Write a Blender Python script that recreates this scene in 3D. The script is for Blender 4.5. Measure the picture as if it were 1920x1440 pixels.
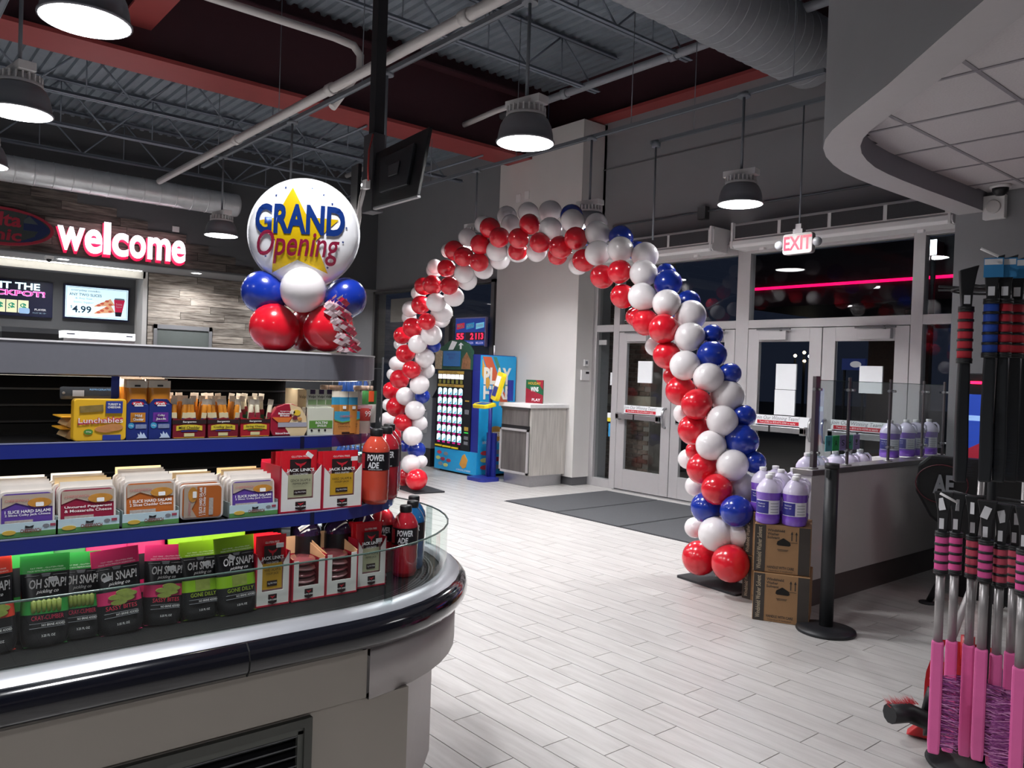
import bpy, bmesh, math, random
import numpy as np
from mathutils import Matrix, Vector
random.seed(7)
for o in list(bpy.data.objects): bpy.data.objects.remove(o, do_unlink=True)
SC = bpy.context.scene
COL = SC.collection
# ------------------------------------------------------------------ camera
FPX, YAW, PITCH, ROLL, CAMH = 1495.1, -0.8729, -0.01336, 0.03418, 1.6
F_ = np.array([math.sin(YAW)*math.cos(PITCH), math.cos(YAW)*math.cos(PITCH), math.sin(PITCH)])
_r = np.array([math.cos(YAW), -math.sin(YAW), 0.0]); _u = np.cross(_r, F_)
R_ = math.cos(ROLL)*_r + math.sin(ROLL)*_u
U_ = -math.sin(ROLL)*_r + math.cos(ROLL)*_u
CAMP = np.array([0, 0, CAMH])
cam = bpy.data.cameras.new('camera'); camo = bpy.data.objects.new('camera', cam); COL.objects.link(camo)
camo.matrix_world = Matrix(((R_[0], U_[0], -F_[0], 0), (R_[1], U_[1], -F_[1], 0), (R_[2], U_[2], -F_[2], CAMH), (0, 0, 0, 1)))
cam.sensor_width = 36; cam.lens = FPX/1920*36; cam.clip_start = 0.05; cam.clip_end = 200
SC.camera = camo
# measured photograph point -> world point on a real plane of the room
def _ray(px, py): return F_ + R_*(px-960)/FPX - U_*(py-720)/FPX
def at_x(px, py, X): d = _ray(px, py); return CAMP + d*X/d[0]
def at_y(px, py, Y): d = _ray(px, py); return CAMP + d*Y/d[1]
def at_z(px, py, Z): d = _ray(px, py); return CAMP + d*(Z-CAMH)/d[2]
def depth(p): return float((np.array(p)-CAMP) @ F_)
# ------------------------------------------------------------------ world, exposure
SC.view_settings.view_transform = 'Standard'; SC.view_settings.look = 'None'
SC.view_settings.exposure = 0.1; SC.view_settings.gamma = 1.0; SC.view_settings.use_curve_mapping = False
SC.cycles.use_denoising = True
SC.cycles.max_bounces = 7; SC.cycles.transparent_max_bounces = 12
SC.cycles.sample_clamp_indirect = 6.0
w = bpy.data.worlds.new('night_sky'); SC.world = w; w.use_nodes = True
bg = w.node_tree.nodes['Background']; bg.inputs[0].default_value = (0.012, 0.016, 0.03, 1); bg.inputs[1].default_value = 0.6
# ------------------------------------------------------------------ lights of the room
PEND_W = 41.0
def area_disk(loc, size, power, col=(0.97, 0.975, 1.0), spread=150, name='lamp_light'):
    l = bpy.data.lights.new(name, 'AREA'); l.shape = 'DISK'; l.size = size; l.energy = power; l.color = col
    l.spread = math.radians(spread)
    o = bpy.data.objects.new(name, l); o.location = loc; COL.objects.link(o); return o
def area_rect(loc, sx, sy, power, rot=(0, 0, 0), col=(1, 1, 1), spread=160, name='strip_light'):
    l = bpy.data.lights.new(name, 'AREA'); l.shape = 'RECTANGLE'; l.size = sx; l.size_y = sy; l.energy = power; l.color = col
    l.spread = math.radians(spread)
    o = bpy.data.objects.new(name, l); o.location = loc; o.rotation_euler = rot; COL.objects.link(o); return o
LAMPS = [(-4.4, 0.88), (-6.36, 0.88), (-8.33, 0.88), (-10.4, 3.72), (-8.33, 3.72), (-6.34, 3.72), (-4.38, 3.72),
         (-8.5, 6.4), (-6.38, 6.4), (-4.4, 6.4), (-2.0, 0.88), (-2.0, -2.2), (-4.4, -2.2), (-6.4, -2.2), (-9.6, -2.2), (-12.5, 0.2), (1.2, -0.6)]
LAMP_RIM = 3.25
for i, (x, y) in enumerate(LAMPS): area_disk((x, y, LAMP_RIM-0.006), 0.36, PEND_W, spread=146)
# recessed downlights in the food service soffit on the far left
DOWN = [(-15.2, 2.8, 3.26), (-15.2, 5.0, 3.26), (-15.2, 0.6, 3.26), (-15.2, 7.0, 3.26)]
for d in DOWN: area_disk((d[0], d[1], d[2]), 0.15, 24, spread=150, name='downlight')
area_disk((-8.3, 10.3, 3.5), .3, 26, spread=150, name='entrance_fill_light')  # unseen fill lights added outside to brighten the brick pier and walkway
area_disk((-4.6, 10.3, 3.5), .3, 14, spread=150, name='entrance_fill_light')
area_rect((0.6, 5.7, 3.18), .6, 1.2, 16, name='ceiling_troffer_light')
# ------------------------------------------------------------------ materials
MATS = {}
def lin(c):
    if isinstance(c, str):
        c = c.lstrip('#'); c = tuple(int(c[i:i+2], 16)/255 for i in (0, 2, 4))
    return tuple(x/12.92 if x <= 0.04045 else ((x+0.055)/1.055)**2.4 for x in c)
def mat(name, col, rough=0.5, metal=0.0, emit=0.0, coat=0.0, trans=0.0, spec=0.5, noise=0.06, nscale=18, bump=0.0, alpha=1.0, sss=0.0, ecol=None):
    if name in MATS: return MATS[name]
    m = bpy.data.materials.new(name); m.use_nodes = True; nt = m.node_tree; b = nt.nodes['Principled BSDF']
    c = lin(col)
    b.inputs['Base Color'].default_value = (*c, 1); b.inputs['Roughness'].default_value = rough
    b.inputs['Metallic'].default_value = metal; b.inputs['Coat Weight'].default_value = coat
    b.inputs['Coat Roughness'].default_value = 0.08
    b.inputs['Transmission Weight'].default_value = trans; b.inputs['Specular IOR Level'].default_value = spec
    b.inputs['Alpha'].default_value = alpha
    if sss: b.inputs['Subsurface Weight'].default_value = sss; b.inputs['Subsurface Radius'].default_value = (.05, .02, .02)
    if emit: b.inputs['Emission Color'].default_value = (*(lin(ecol) if ecol else c), 1); b.inputs['Emission Strength'].default_value = emit
    if noise and not emit:
        tc = nt.nodes.new('ShaderNodeTexCoord'); n = nt.nodes.new('ShaderNodeTexNoise'); n.inputs['Scale'].default_value = nscale
        n.inputs['Detail'].default_value = 3
        mx = nt.nodes.new('ShaderNodeMix'); mx.data_type = 'RGBA'; mx.blend_type = 'MULTIPLY'; mx.inputs[0].default_value = 1
        rp = nt.nodes.new('ShaderNodeMapRange'); rp.inputs['To Min'].default_value = 1-noise*1.6; rp.inputs['To Max'].default_value = 1+noise*0.6
        nt.links.new(tc.outputs['Object'], n.inputs['Vector']); nt.links.new(n.outputs['Fac'], rp.inputs['Value'])
        mx.inputs[6].default_value = (*c, 1); nt.links.new(rp.outputs[0], mx.inputs[7])
        nt.links.new(mx.outputs[2], b.inputs['Base Color'])
        if bump:
            bp = nt.nodes.new('ShaderNodeBump'); bp.inputs['Strength'].default_value = bump; bp.inputs['Distance'].default_value = 0.004
            nt.links.new(n.outputs['Fac'], bp.inputs['Height']); nt.links.new(bp.outputs[0], b.inputs['Normal'])
    MATS[name] = m; return m
def glass_mat(name, tint=(1, 1, 1), refl=1.0, rough=0.0, ior=1.5):
    if name in MATS: return MATS[name]
    m = bpy.data.materials.new(name); m.use_nodes = True; nt = m.node_tree; nt.nodes.clear()
    out = nt.nodes.new('ShaderNodeOutputMaterial'); t = nt.nodes.new('ShaderNodeBsdfTransparent'); t.inputs[0].default_value = (*tint, 1)
    g = nt.nodes.new('ShaderNodeBsdfGlossy'); g.inputs['Roughness'].default_value = rough
    fr = nt.nodes.new('ShaderNodeFresnel'); fr.inputs['IOR'].default_value = ior
    mu = nt.nodes.new('ShaderNodeMath'); mu.operation = 'MULTIPLY'
    ge = nt.nodes.new('ShaderNodeNewGeometry'); iv = nt.nodes.new('ShaderNodeMath'); iv.operation = 'MULTIPLY_ADD'; iv.inputs[1].default_value = -refl; iv.inputs[2].default_value = refl
    nt.links.new(ge.outputs['Backfacing'], iv.inputs[0]); nt.links.new(iv.outputs[0], mu.inputs[1])
    mx = nt.nodes.new('ShaderNodeMixShader')
    nt.links.new(fr.outputs[0], mu.inputs[0]); nt.links.new(mu.outputs[0], mx.inputs[0]); nt.links.new(t.outputs[0], mx.inputs[1]); nt.links.new(g.outputs[0], mx.inputs[2])
    nt.links.new(mx.outputs[0], out.inputs[0]); MATS[name] = m; return m
def wood_mat(name, c1, c2, axis='x', scale=6, rough=0.5, stretch=14, rnd=0.25, bump=0.15, world=True):
    """grain stretched along one axis, with a different tone for every plank object"""
    if name in MATS: return MATS[name]
    m = bpy.data.materials.new(name); m.use_nodes = True; nt = m.node_tree; b = nt.nodes['Principled BSDF']; b.inputs['Roughness'].default_value = rough
    gp = nt.nodes.new('ShaderNodeNewGeometry'); mp = nt.nodes.new('ShaderNodeMapping')
    s = [scale*stretch]*3; s['xyz'.index(axis)] = scale; mp.inputs['Scale'].default_value = s
    oi = nt.nodes.new('ShaderNodeObjectInfo')
    n = nt.nodes.new('ShaderNodeTexNoise'); n.noise_dimensions = '4D'; n.inputs['Scale'].default_value = 1; n.inputs['Detail'].default_value = 5; n.inputs['Roughness'].default_value = .6
    ml = nt.nodes.new('ShaderNodeMath'); ml.operation = 'MULTIPLY'; ml.inputs[1].default_value = 37
    nt.links.new(oi.outputs['Random'], ml.inputs[0]); nt.links.new(ml.outputs[0], n.inputs['W'])
    nt.links.new(gp.outputs['Position'], mp.inputs[0]); nt.links.new(mp.outputs[0], n.inputs['Vector'])
    cr = nt.nodes.new('ShaderNodeValToRGB'); cr.color_ramp.elements[0].position = .3; cr.color_ramp.elements[1].position = .72
    cr.color_ramp.elements[0].color = (*lin(c1), 1); cr.color_ramp.elements[1].color = (*lin(c2), 1)
    nt.links.new(n.outputs['Fac'], cr.inputs[0])
    hs = nt.nodes.new('ShaderNodeHueSaturation'); rp = nt.nodes.new('ShaderNodeMapRange'); rp.inputs['To Min'].default_value = 1-rnd; rp.inputs['To Max'].default_value = 1+rnd
    nt.links.new(oi.outputs['Random'], rp.inputs['Value']); nt.links.new(rp.outputs[0], hs.inputs['Value']); nt.links.new(cr.outputs[0], hs.inputs['Color'])
    nt.links.new(hs.outputs[0], b.inputs['Base Color'])
    bp = nt.nodes.new('ShaderNodeBump'); bp.inputs['Strength'].default_value = bump; bp.inputs['Distance'].default_value = .003
    nt.links.new(n.outputs['Fac'], bp.inputs['Height']); nt.links.new(bp.outputs[0], b.inputs['Normal'])
    MATS[name] = m; return m
M = mat
paint_grey = M('grey wall paint', '#8b8b8e', .7, noise=.05, nscale=3, bump=.05)
paint_light = M('pale grey wall paint', '#d3d0cd', .7, noise=.04, nscale=3, bump=.05)
paint_dark = M('dark grey wall paint', '#5c5d5f', .7, noise=.05, nscale=3)
maroon = M('maroon steel paint', '#45242b', .6, noise=.08, nscale=4)
red_steel = M('red steel paint', '#8f3a39', .55, noise=.08, nscale=6)
deck_m = M('galvanised roof deck', '#8b949d', .55, metal=.15, noise=.12, nscale=5)
joist_m = M('grey joist paint', '#7d8590', .55, noise=.08)
alu = M('clear anodised aluminium', '#bfbcbd', .42, metal=.35, noise=.03)
alu_d = M('dark anodised aluminium', '#6a6a6c', .4, metal=.5, noise=.03)
steel = M('brushed steel', '#b7b7b9', .3, metal=.9, noise=.08, nscale=40)
galv = M('galvanised duct steel', '#a9b0b6', .38, metal=.6, noise=.22, nscale=9)
white_p = M('white enamel', '#e9e7e6', .4, noise=.03)
black_p = M('black plastic', '#17181b', .45, noise=.1)
black_g = M('glossy black bumper', '#0c0d16', .12, coat=.8, noise=.02)
black_m = M('matt black metal', '#1d1e22', .6, noise=.08)
dark_in = M('black cooler lining', '#101114', .5, noise=.1)
paper = M('white paper', '#eef0f2', .7, noise=.02)
ink = M('black ink', '#16161a', .6, noise=0)
ink_w = M('white ink', '#f2f2f2', .6, noise=0)
ink_red = M('red ink', '#c51a2e', .55, noise=0)
ink_gold = M('gold ink', '#e2b23a', .55, noise=0)
ink_blue = M('blue ink', '#22368e', .55, noise=0)
ink_grey = M('grey ink', '#7d7f86', .6, noise=0)
lampwhite = M('lamp diffuser', '#ffffff', .5, emit=6.0)
glass = glass_mat('window glass', (.93, .95, .95), 1.0)
glass_g = glass_mat('green edged guard glass', (.88, .94, .91), 1.0)
glass_e = M('glass edge', '#4d625b', .15, noise=0)
# ------------------------------------------------------------------ mesh helpers
class MB:
    def __init__(s): s.v = []; s.f = []; s.mi = []; s.sm = []; s.k = 0; s.M = None
    def add(s, vs, fs, smooth=False):
        b = len(s.v)
        for p in vs:
            if s.M is not None: p = s.M @ Vector(p)
            s.v.append((float(p[0]), float(p[1]), float(p[2])))
        for f in fs: s.f.append([b+i for i in f]); s.mi.append(s.k); s.sm.append(smooth)
        return s
    def box(s, x0, x1, y0, y1, z0, z1):
        return s.add([(x0,y0,z0),(x1,y0,z0),(x1,y1,z0),(x0,y1,z0),(x0,y0,z1),(x1,y0,z1),(x1,y1,z1),(x0,y1,z1)],
              [(3,2,1,0),(4,5,6,7),(0,1,5,4),(1,2,6,5),(2,3,7,6),(3,0,4,7)])
    def cyl(s, p0, p1, r0, r1=None, n=12, caps=True, smooth=True):
        if r1 is None: r1 = r0
        p0 = Vector(p0); p1 = Vector(p1); d = (p1-p0).normalized()
        a = d.orthogonal().normalized(); b = d.cross(a)
        vs = []
        for i in range(n):
            t = 2*math.pi*i/n; q = a*math.cos(t)+b*math.sin(t); vs += [p0+q*r0, p1+q*r1]
        s.add(vs, [(2*i, 2*((i+1) % n), 2*((i+1) % n)+1, 2*i+1) for i in range(n)], smooth)
        if caps:
            s.add([vs[2*i] for i in range(n)], [tuple(range(n-1, -1, -1))]); s.add([vs[2*i+1] for i in range(n)], [tuple(range(n))])
        return s
    def tube(s, pts, r, n=8, caps=True):
        pts = [Vector(p) for p in pts]; rings = []
        up = None
        for i, p in enumerate(pts):
            d = (pts[min(i+1, len(pts)-1)]-pts[max(i-1, 0)]).normalized()
            if up is None: up = d.orthogonal().normalized()
            a = (up-d*up.dot(d)).normalized(); b = d.cross(a); up = a
            rings.append([p+(a*math.cos(2*math.pi*j/n)+b*math.sin(2*math.pi*j/n))*r for j in range(n)])
        vs = [q for g in rings for q in g]; fs = []
        for i in range(len(pts)-1):
            for j in range(n): fs.append((i*n+j, i*n+(j+1) % n, (i+1)*n+(j+1) % n, (i+1)*n+j))
        s.add(vs, fs, True)
        if caps: s.add(rings[0], [tuple(range(n-1, -1, -1))]); s.add(rings[-1], [tuple(range(n))])
        return s
    def lathe(s, prof, n=20, c=(0, 0, 0), smooth=True, sx=1, sy=1, caps=True):
        vs = []; fs = []
        for r, z in prof:
            for j in range(n): t = 2*math.pi*j/n; vs.append((c[0]+r*math.cos(t)*sx, c[1]+r*math.sin(t)*sy, c[2]+z))
        for i in range(len(prof)-1):
            for j in range(n): fs.append((i*n+j, i*n+(j+1) % n, (i+1)*n+(j+1) % n, (i+1)*n+j))
        s.add(vs, fs, smooth)
        if caps and prof[0][0] > 1e-5: s.add(vs[:n], [tuple(range(n-1, -1, -1))])
        if caps and prof[-1][0] > 1e-5: s.add(vs[-n:], [tuple(range(n))])
        return s
    def sphere(s, c, rx, ry=None, rz=None, nu=16, nv=10):
        ry = ry or rx; rz = rz or rx
        vs = []; fs = []
        for i in range(nv+1):
            ph = math.pi*i/nv
            for j in range(nu): t = 2*math.pi*j/nu; vs.append((c[0]+rx*math.sin(ph)*math.cos(t), c[1]+ry*math.sin(ph)*math.sin(t), c[2]+rz*math.cos(ph)))
        for i in range(nv):
            for j in range(nu): fs.append((i*nu+j, (i+1)*nu+j, (i+1)*nu+(j+1) % nu, i*nu+(j+1) % nu))
        return s.add(vs, fs, True)
    def prism(s, poly, a0, a1, axis='y', smooth=False):
        """polygon in the two other axes pushed along axis"""
        n = len(poly)
        def P(u, v, w): return {'y': (u, w, v), 'z': (u, v, w), 'x': (w, u, v)}[axis]
        vs = [P(u, v, a0) for u, v in poly]+[P(u, v, a1) for u, v in poly]
        s.add(vs, [tuple(range(n)), tuple(range(2*n-1, n-1, -1))])
        return s.add(vs, [(i, n+i, n+(i+1) % n, (i+1) % n) for i in range(n)], smooth)
    def loft(s, rings, closed=False, smooth=True):
        n = len(rings[0]); vs = [p for r in rings for p in r]; fs = []
        for i in range(len(rings)-1):
            for j in range(n if closed else n-1): fs.append((i*n+j, i*n+(j+1) % n, (i+1)*n+(j+1) % n, (i+1)*n+j))
        return s.add(vs, fs, smooth)
    def mesh(s, name, mats):
        me = bpy.data.meshes.new(name); me.from_pydata(s.v, [], s.f)
        for m in (mats if isinstance(mats, (list, tuple)) else [mats]): me.materials.append(m)
        me.polygons.foreach_set('material_index', s.mi); me.polygons.foreach_set('use_smooth', s.sm)
        me.update(); return me
    def build(s, name, mats, parent=None, bevel=0, loc=None, rot=None, fix=True, **tags):
        me = s.mesh(name, mats)
        if fix:
            bm = bmesh.new(); bm.from_mesh(me); bmesh.ops.remove_doubles(bm, verts=bm.verts, dist=1e-5)
            bmesh.ops.recalc_face_normals(bm, faces=bm.faces); bm.to_mesh(me); bm.free()
        return link(name, me, parent, bevel, loc, rot, **tags)
def link(name, me, parent=None, bevel=0, loc=None, rot=None, **tags):
    o = bpy.data.objects.new(name, me); COL.objects.link(o)
    if parent is not None: o.parent = parent
    if loc is not None: o.location = loc
    if rot is not None: o.rotation_euler = rot
    if bevel:
        md = o.modifiers.new('edge', 'BEVEL'); md.width = bevel; md.segments = 2; md.limit_method = 'ANGLE'; md.angle_limit = math.radians(40)
    for k, v in tags.items(): o[k] = v
    return o
def thing(name, label, cat, loc=(0, 0, 0), rz=0, group=None, rot=None):
    o = bpy.data.objects.new(name, None); COL.objects.link(o); o.empty_display_size = .1
    o.location = loc; o.rotation_euler = rot if rot else (0, 0, rz); o['label'] = label; o['category'] = cat
    if group: o['group'] = group
    return o
def tag(o, label, cat, group=None):
    o['label'] = label; o['category'] = cat
    if group: o['group'] = group
    return o
def struct(name, loc=(0, 0, 0)):
    o = bpy.data.objects.new(name, None); COL.objects.link(o); o.location = loc; o['kind'] = 'structure'; return o
def kids(o): return [c for c in COL.objects if c.parent is o]
def dup(root, loc=None, rot=None, label=None, group=None):
    r = root.copy(); COL.objects.link(r)
    if loc is not None: r.location = loc
    if rot is not None: r.rotation_euler = rot
    if label: r['label'] = label
    if group: r['group'] = group
    for c in root.children:
        k = c.copy(); COL.objects.link(k); k.parent = r
        for g in c.children:
            d = g.copy(); COL.objects.link(d); d.parent = k
    return r
_tc = {}
def text_mesh(s, size, mat_, shear=0, sx=1.0, extrude=0.0, offset=0.0, align='CENTER', res=2, spacing=1.0):
    key = (s, round(size, 4), mat_.name, shear, sx, extrude, offset, align, spacing, res)
    if key in _tc: return _tc[key]
    cu = bpy.data.curves.new('lettering', 'FONT'); cu.body = s; cu.size = size; cu.shear = shear; cu.extrude = extrude; cu.offset = offset
    cu.align_x = align; cu.align_y = 'CENTER'; cu.resolution_u = res; cu.fill_mode = 'FRONT' if not extrude else 'BOTH'; cu.space_character = spacing
    o = bpy.data.objects.new('lettering', cu)
    me = bpy.data.meshes.new_from_object(o); bpy.data.objects.remove(o); bpy.data.curves.remove(cu)
    me.name = 'lettering'; me.materials.clear(); me.materials.append(mat_)
    if sx != 1.0: me.transform(Matrix.Diagonal((sx, 1, 1, 1)))
    _tc[key] = me; return me
def text(s, parent, loc, size, mat_, rot=(math.pi/2, 0, 0), name='lettering', **kw):
    """lettering standing upright and facing local -y"""
    return link(name, text_mesh(s, size, mat_, **kw), parent, 0, loc, rot)
def rr(w, h, r=0.01, n=4, cx=0, cy=0):
    """rounded rectangle outline"""
    pts = []
    for qx, qy, a in ((1, 1, 0), (-1, 1, 90), (-1, -1, 180), (1, -1, 270)):
        for i in range(n+1):
            t = math.radians(a+90*i/n); pts.append((cx+qx*(w/2-r)+r*math.cos(t), cy+qy*(h/2-r)+r*math.sin(t)))
    return pts
# ================================================================== SETTING
def fac(name, col, **k): return M(name, col, **k)
# ---- floor of plank tiles
floor_t = wood_mat('wood look floor tile', '#aca8a5', '#c4c1be', 'x', 3.0, .33, 9, .035, .05)
grout = M('floor grout', '#6f6a66', .8, noise=.1, nscale=60)
fl = struct('floor')
MB().box(-17, 3.2, -6.2, 8.62, -.05, -.004).build('grout_bed', grout, fl)
RP, PL = 0.1612, 0.6425
def tile_mb(x, y, mb, l=PL): return mb.box(x-l/2+.0023, x+l/2-.0023, y-RP/2+.0023, y+RP/2-.0023, -.006, 0)
tm = tile_mb(0, 0, MB()).mesh('floor_tile', floor_t)
cells = []
for n in range(-50, 41):
    y = 2.086+RP*n
    x0 = -2.49 if n % 2 == 0 else -2.921
    for k in range(-23, 9):
        x = x0+PL*(k+.5)
        if y > 8.55 or y < -6.1 or x > 3 or x < -16.9: continue
        d = depth((x, y, 0))
        vis = False
        if d > .5:
            v = np.array((x, y, 0))-CAMP; px = 960+FPX*(v@R_)/d; py = 720-FPX*(v@U_)/d
            vis = 780 < px < 1960 and py < 1500 and not (px < 1000 and x < -9.6) and not (x > -2.9 and y > 5.4)
        cells.append((0 if vis else 1, d if d > 0 else 99, x, y))
cells.sort()
far = MB()
for i, (v, d, x, y) in enumerate(cells):
    if i < 298 and v == 0: link('floor_tile', tm, fl, 0, (x, y, 0))
    else: tile_mb(x, y, far)
o = far.build('floor_tile_field', floor_t, fl, fix=False); o['kind'] = 'stuff'
# ---- walls
XF, XB, XS = -14.75, -15.9, -16.4          # sign front, back plank wall, menu alcove
YN = 8.55
wn = struct('wall_north')
MB().box(-17, -14.66, YN, YN+.2, 0, 5.6).box(-14.66, -10.1, YN, YN+.2, 3.17, 5.6).box(-14.66, -10.1, YN, YN+.2, 0, .35)\
    .box(-10.69, -10.1, YN, YN+.2, 0, 5.6).box(-10.1, -8.2, YN, YN+.2, 0, 5.3).box(-8.3, 3.2, YN, YN+.2, 3.3, 5.32)\
    .box(-3.05, 3.2, YN, YN+.2, 0, 3.3).build('wall_face', paint_grey, wn)
MB().box(-8.3, 3.2, YN-.012, YN, 4.63, 4.645).build('expansion_joint', M('joint line grey', '#6e6e71', .7), wn)
col = struct('wall_column')
MB().box(-10.14, -8.25, 8.11, YN, .12, 5.3).build('wall_face', paint_light, col)
MB().box(-10.12, -8.27, 8.13, YN, 0, .12).build('toe_kick', alu_d, col)
ws = struct('wall_south'); MB().box(-17, 3.2, -6.4, -6.2, 0, 6.2).build('wall_face', paint_grey, ws)
we = struct('wall_east'); MB().box(3.2, 3.4, -6.4, 8.75, 0, 6.2).build('wall_face', paint_grey, we)
ww = struct('wall_west')
MB().box(XF-.12, XF, -6.2, YN, 3.26, 5.6).build('fascia', paint_dark, ww)
MB().box(XB, XF-.12, -6.2, YN, 3.262, 3.30).box(XS, XB, -3, 4.3, 3.14, 3.3).build('soffit', paint_grey, ww)
MB().box(XB+.002, XB+.016, -6.2, 4.255, 3.125, 3.2605).build('alcove_header', M('white lit header', '#dcdcd6', .5), ww)
MB().box(XB+.10, XB+.14, -3, 4.2, 3.25, 3.262).build('light_strip', M('cove light strip', '#fff8ee', .4, emit=9), ww)
MB().box(XS-.1, XS, -6.2, 4.3, 0, 3.3).build('alcove_back', paint_dark, ww)
MB().box(XS, XB, 4.26, 4.34, 0, 3.262).build('alcove_jamb', paint_light, ww)
MB().box(XB-.15, XB-.03, 4.34, YN, 0, 3.3).build('wall_face', paint_dark, ww)
barn = wood_mat('weathered barn wood', '#2b2523', '#7d736b', 'y', 3.0, .75, 10, .42, .6)
barn_l = wood_mat('pale weathered barn wood', '#64564b', '#d9cfc2', 'y', 3.0, .75, 10, .35, .6)
rnd = random.Random(3)
def planks(par, X, rows, name, m, th=.022):
    for z0, z1, ya, yb in rows:
        y = ya
        while y < yb-.05:
            l = min(rnd.uniform(.55, 1.5), yb-y)
            if yb-y-l < .25: l = yb-y
            t = th*rnd.uniform(.6, 1.35)
            MB().box(X, X+t, y+.003, y+l-.003, z0+.003, z1-.003).build(name, m, par, fix=False); y += l
rows = [(3.28+.147*i, 3.28+.147*(i+1), 1.2, e) for i, e in enumerate((5.9, 5.55, 5.05, 4.65, 4.0, 3.5, 2.9, 2.35))]
planks(ww, XF, rows, 'sign_plank', barn)
rows = []
for i in range(11):
    z0 = 1.72+.14*i
    if z0 < 2.28:
        if z0+.14 > 2.28: z0a = z0
        rows += [(z0, z0+.14, 4.36, 4.47), (z0, z0+.14, 5.56, 8.4)]
    else: rows.append((z0, z0+.14, 4.36, 8.4))
planks(ww, XB-.03, rows, 'wall_plank', barn_l)
# kitchen door in the plank wall
d5 = struct('door_5', (XB-.03, 4.47, 0))
MB().box(0, .05, 0, .06, 0, 2.30).box(0, .05, 1.03, 1.09, 0, 2.30).box(0, .05, 0, 1.09, 2.22, 2.30).build('door_frame', paint_grey, d5)
MB().box(.0, .03, .06, 1.03, 0, 2.22).build('door_leaf', M('grey green door paint', '#6f7673', .6), d5)
# ---- west lower roof: deck, joists
def deck(name, x0, x1, y0, y1, z, par_loc=None):
    mb = MB(); p = .152; y = y0; vs = []; prof = []
    while y < y1:
        prof += [(y, z), (y+.05, z), (y+.066, z+.04), (y+.136, z+.04)]; y += p
    mb.loft([[(x0, a, b) for a, b in prof], [(x1, a, b) for a, b in prof]], smooth=False)
    st = struct(name); mb.build('roof_deck', deck_m, st, fix=False)
    MB().box(x0, x1, y0, y1, z+.07, z+.12).build('deck_top', paint_dark, st)
    return st
ceil_lo = deck('ceiling', XF-.1, -9.9, -6.2, YN, 5.55)
ceil_hi = deck('ceiling', -9.55, 3.2, -6.2, YN, 6.08)
def joist(X, y0, y1, zt, zb, pitch=1.22, n0=0):
    j = struct('roof_joist')
    mb = MB()
    for s in (-1, 1):
        mb.box(X+s*.012, X+s*.055, y0, y1, zt-.055, zt-.048).box(X+s*.012-(.003), X+s*.012+.003, y0, y1, zt-.055, zt)
    mb.build('top_chord', joist_m, j)
    mb = MB()
    for s in (-1, 1):
        mb.box(X+min(s*.012, s*.055), X+max(s*.012, s*.055), y0+.3, y1-.35, zb, zb+.007).box(X+s*.012-.003, X+s*.012+.003, y0+.3, y1-.35, zb, zb+.05)
    mb.build('bottom_chord', joist_m, j)
    y = y0+.35; k = 0; mb = MB()
    while y+pitch < y1-.2:
        mb.cyl((X, y, zb+.03), (X, y+pitch/2, zt-.03), .013, n=6).cyl((X, y+pitch/2, zt-.03), (X, y+pitch, zb+.03), .013, n=6)
        if k % 1 == 0: mb.cyl((X, y+pitch/2, zb+.03), (X, y+pitch/2, zt-.03), .009, n=6)
        y += pitch; k += 1
    mb.build('web_bars', joist_m, j); return j
for X in (-11.25, -12.8, -14.4): joist(X, -6, 8.5, 5.55, 4.87)
for X in (-7.75, -6.2, -4.65, -3.1): joist(X, -6, 8.2, 6.08, 5.48)
br = struct('roof_bridging')
MB().cyl((-9.4, 5.2, 5.5), (3, 5.2, 5.5), .016, n=6).cyl((-9.4, 1.2, 5.5), (3, 1.2, 5.5), .016, n=6)\
    .cyl((-14.6, 5.4, 4.9), (-9.7, 5.4, 4.9), .016, n=6).cyl((-14.6, 7.4, 4.9), (-9.7, 7.4, 4.9), .016, n=6).cyl((-14.6, 3.0, 5.45), (-9.9, 3.0, 5.45), .016, n=6).build('bridging_bar', joist_m, br)
# ---- red and maroon tower steel
tw = struct('wall_tower')
MB().box(-9.62, -9.52, -6.2, YN, 4.97, 6.14).build('maroon_web', maroon, tw)
MB().box(-9.95, -9.36, -6.2, 8.1, 4.92, 4.965).build('red_flange', red_steel, tw)
MB().box(-9.95, -9.36, -6.2, 8.1, 5.86, 5.89).build('maroon_ledge', maroon, tw)
MB().box(-9.5, 3.2, YN-.01, YN+.15, 5.43, 6.14).build('maroon_web', maroon, tw)
MB().box(-9.5, 3.2, YN-.25, YN+.15, 5.32, 5.36).build('red_flange', red_steel, tw)
MB().box(-9.52, 3, 2.22, 2.56, 5.28, 5.31).box(-9.52, 3, 2.38, 2.4, 5.31, 5.9).build('cross_beam', red_steel, tw)
# ---- lower ceiling and curved bulkhead on the right
lip = [(-2.76, 7.12), (-2.77, 6.6), (-2.785, 6.1), (-2.79, 5.7), (-2.785, 5.45), (-2.765, 5.2), (-2.72, 4.98), (-2.66, 4.78), (-2.58, 4.6), (-2.48, 4.44), (-2.36, 4.3), (-2.2, 4.15), (-1.83, 3.83), (-1.44, 3.46), (-.6, 2.68), (.6, 1.56), (3.2, -.86)]
lip_n = []
for i, p in enumerate(lip):
    a = Vector(lip[max(i-1, 0)]); b = Vector(lip[min(i+1, len(lip)-1)]); d = (b-a).normalized(); lip_n.append(Vector((-d.y, d.x)))
ZL, ZT = 3.05, 3.2
def off(k): return [(p[0]+n.x*k, p[1]+n.y*k) for p, n in zip(lip, lip_n)]
inn = off(.21)
bh = struct('ceiling_bulkhead')
MB().loft([[(x, y, 6.1) for x, y in lip], [(x, y, ZL) for x, y in lip]]).build('bulkhead_face', paint_grey, bh, fix=False)
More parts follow.
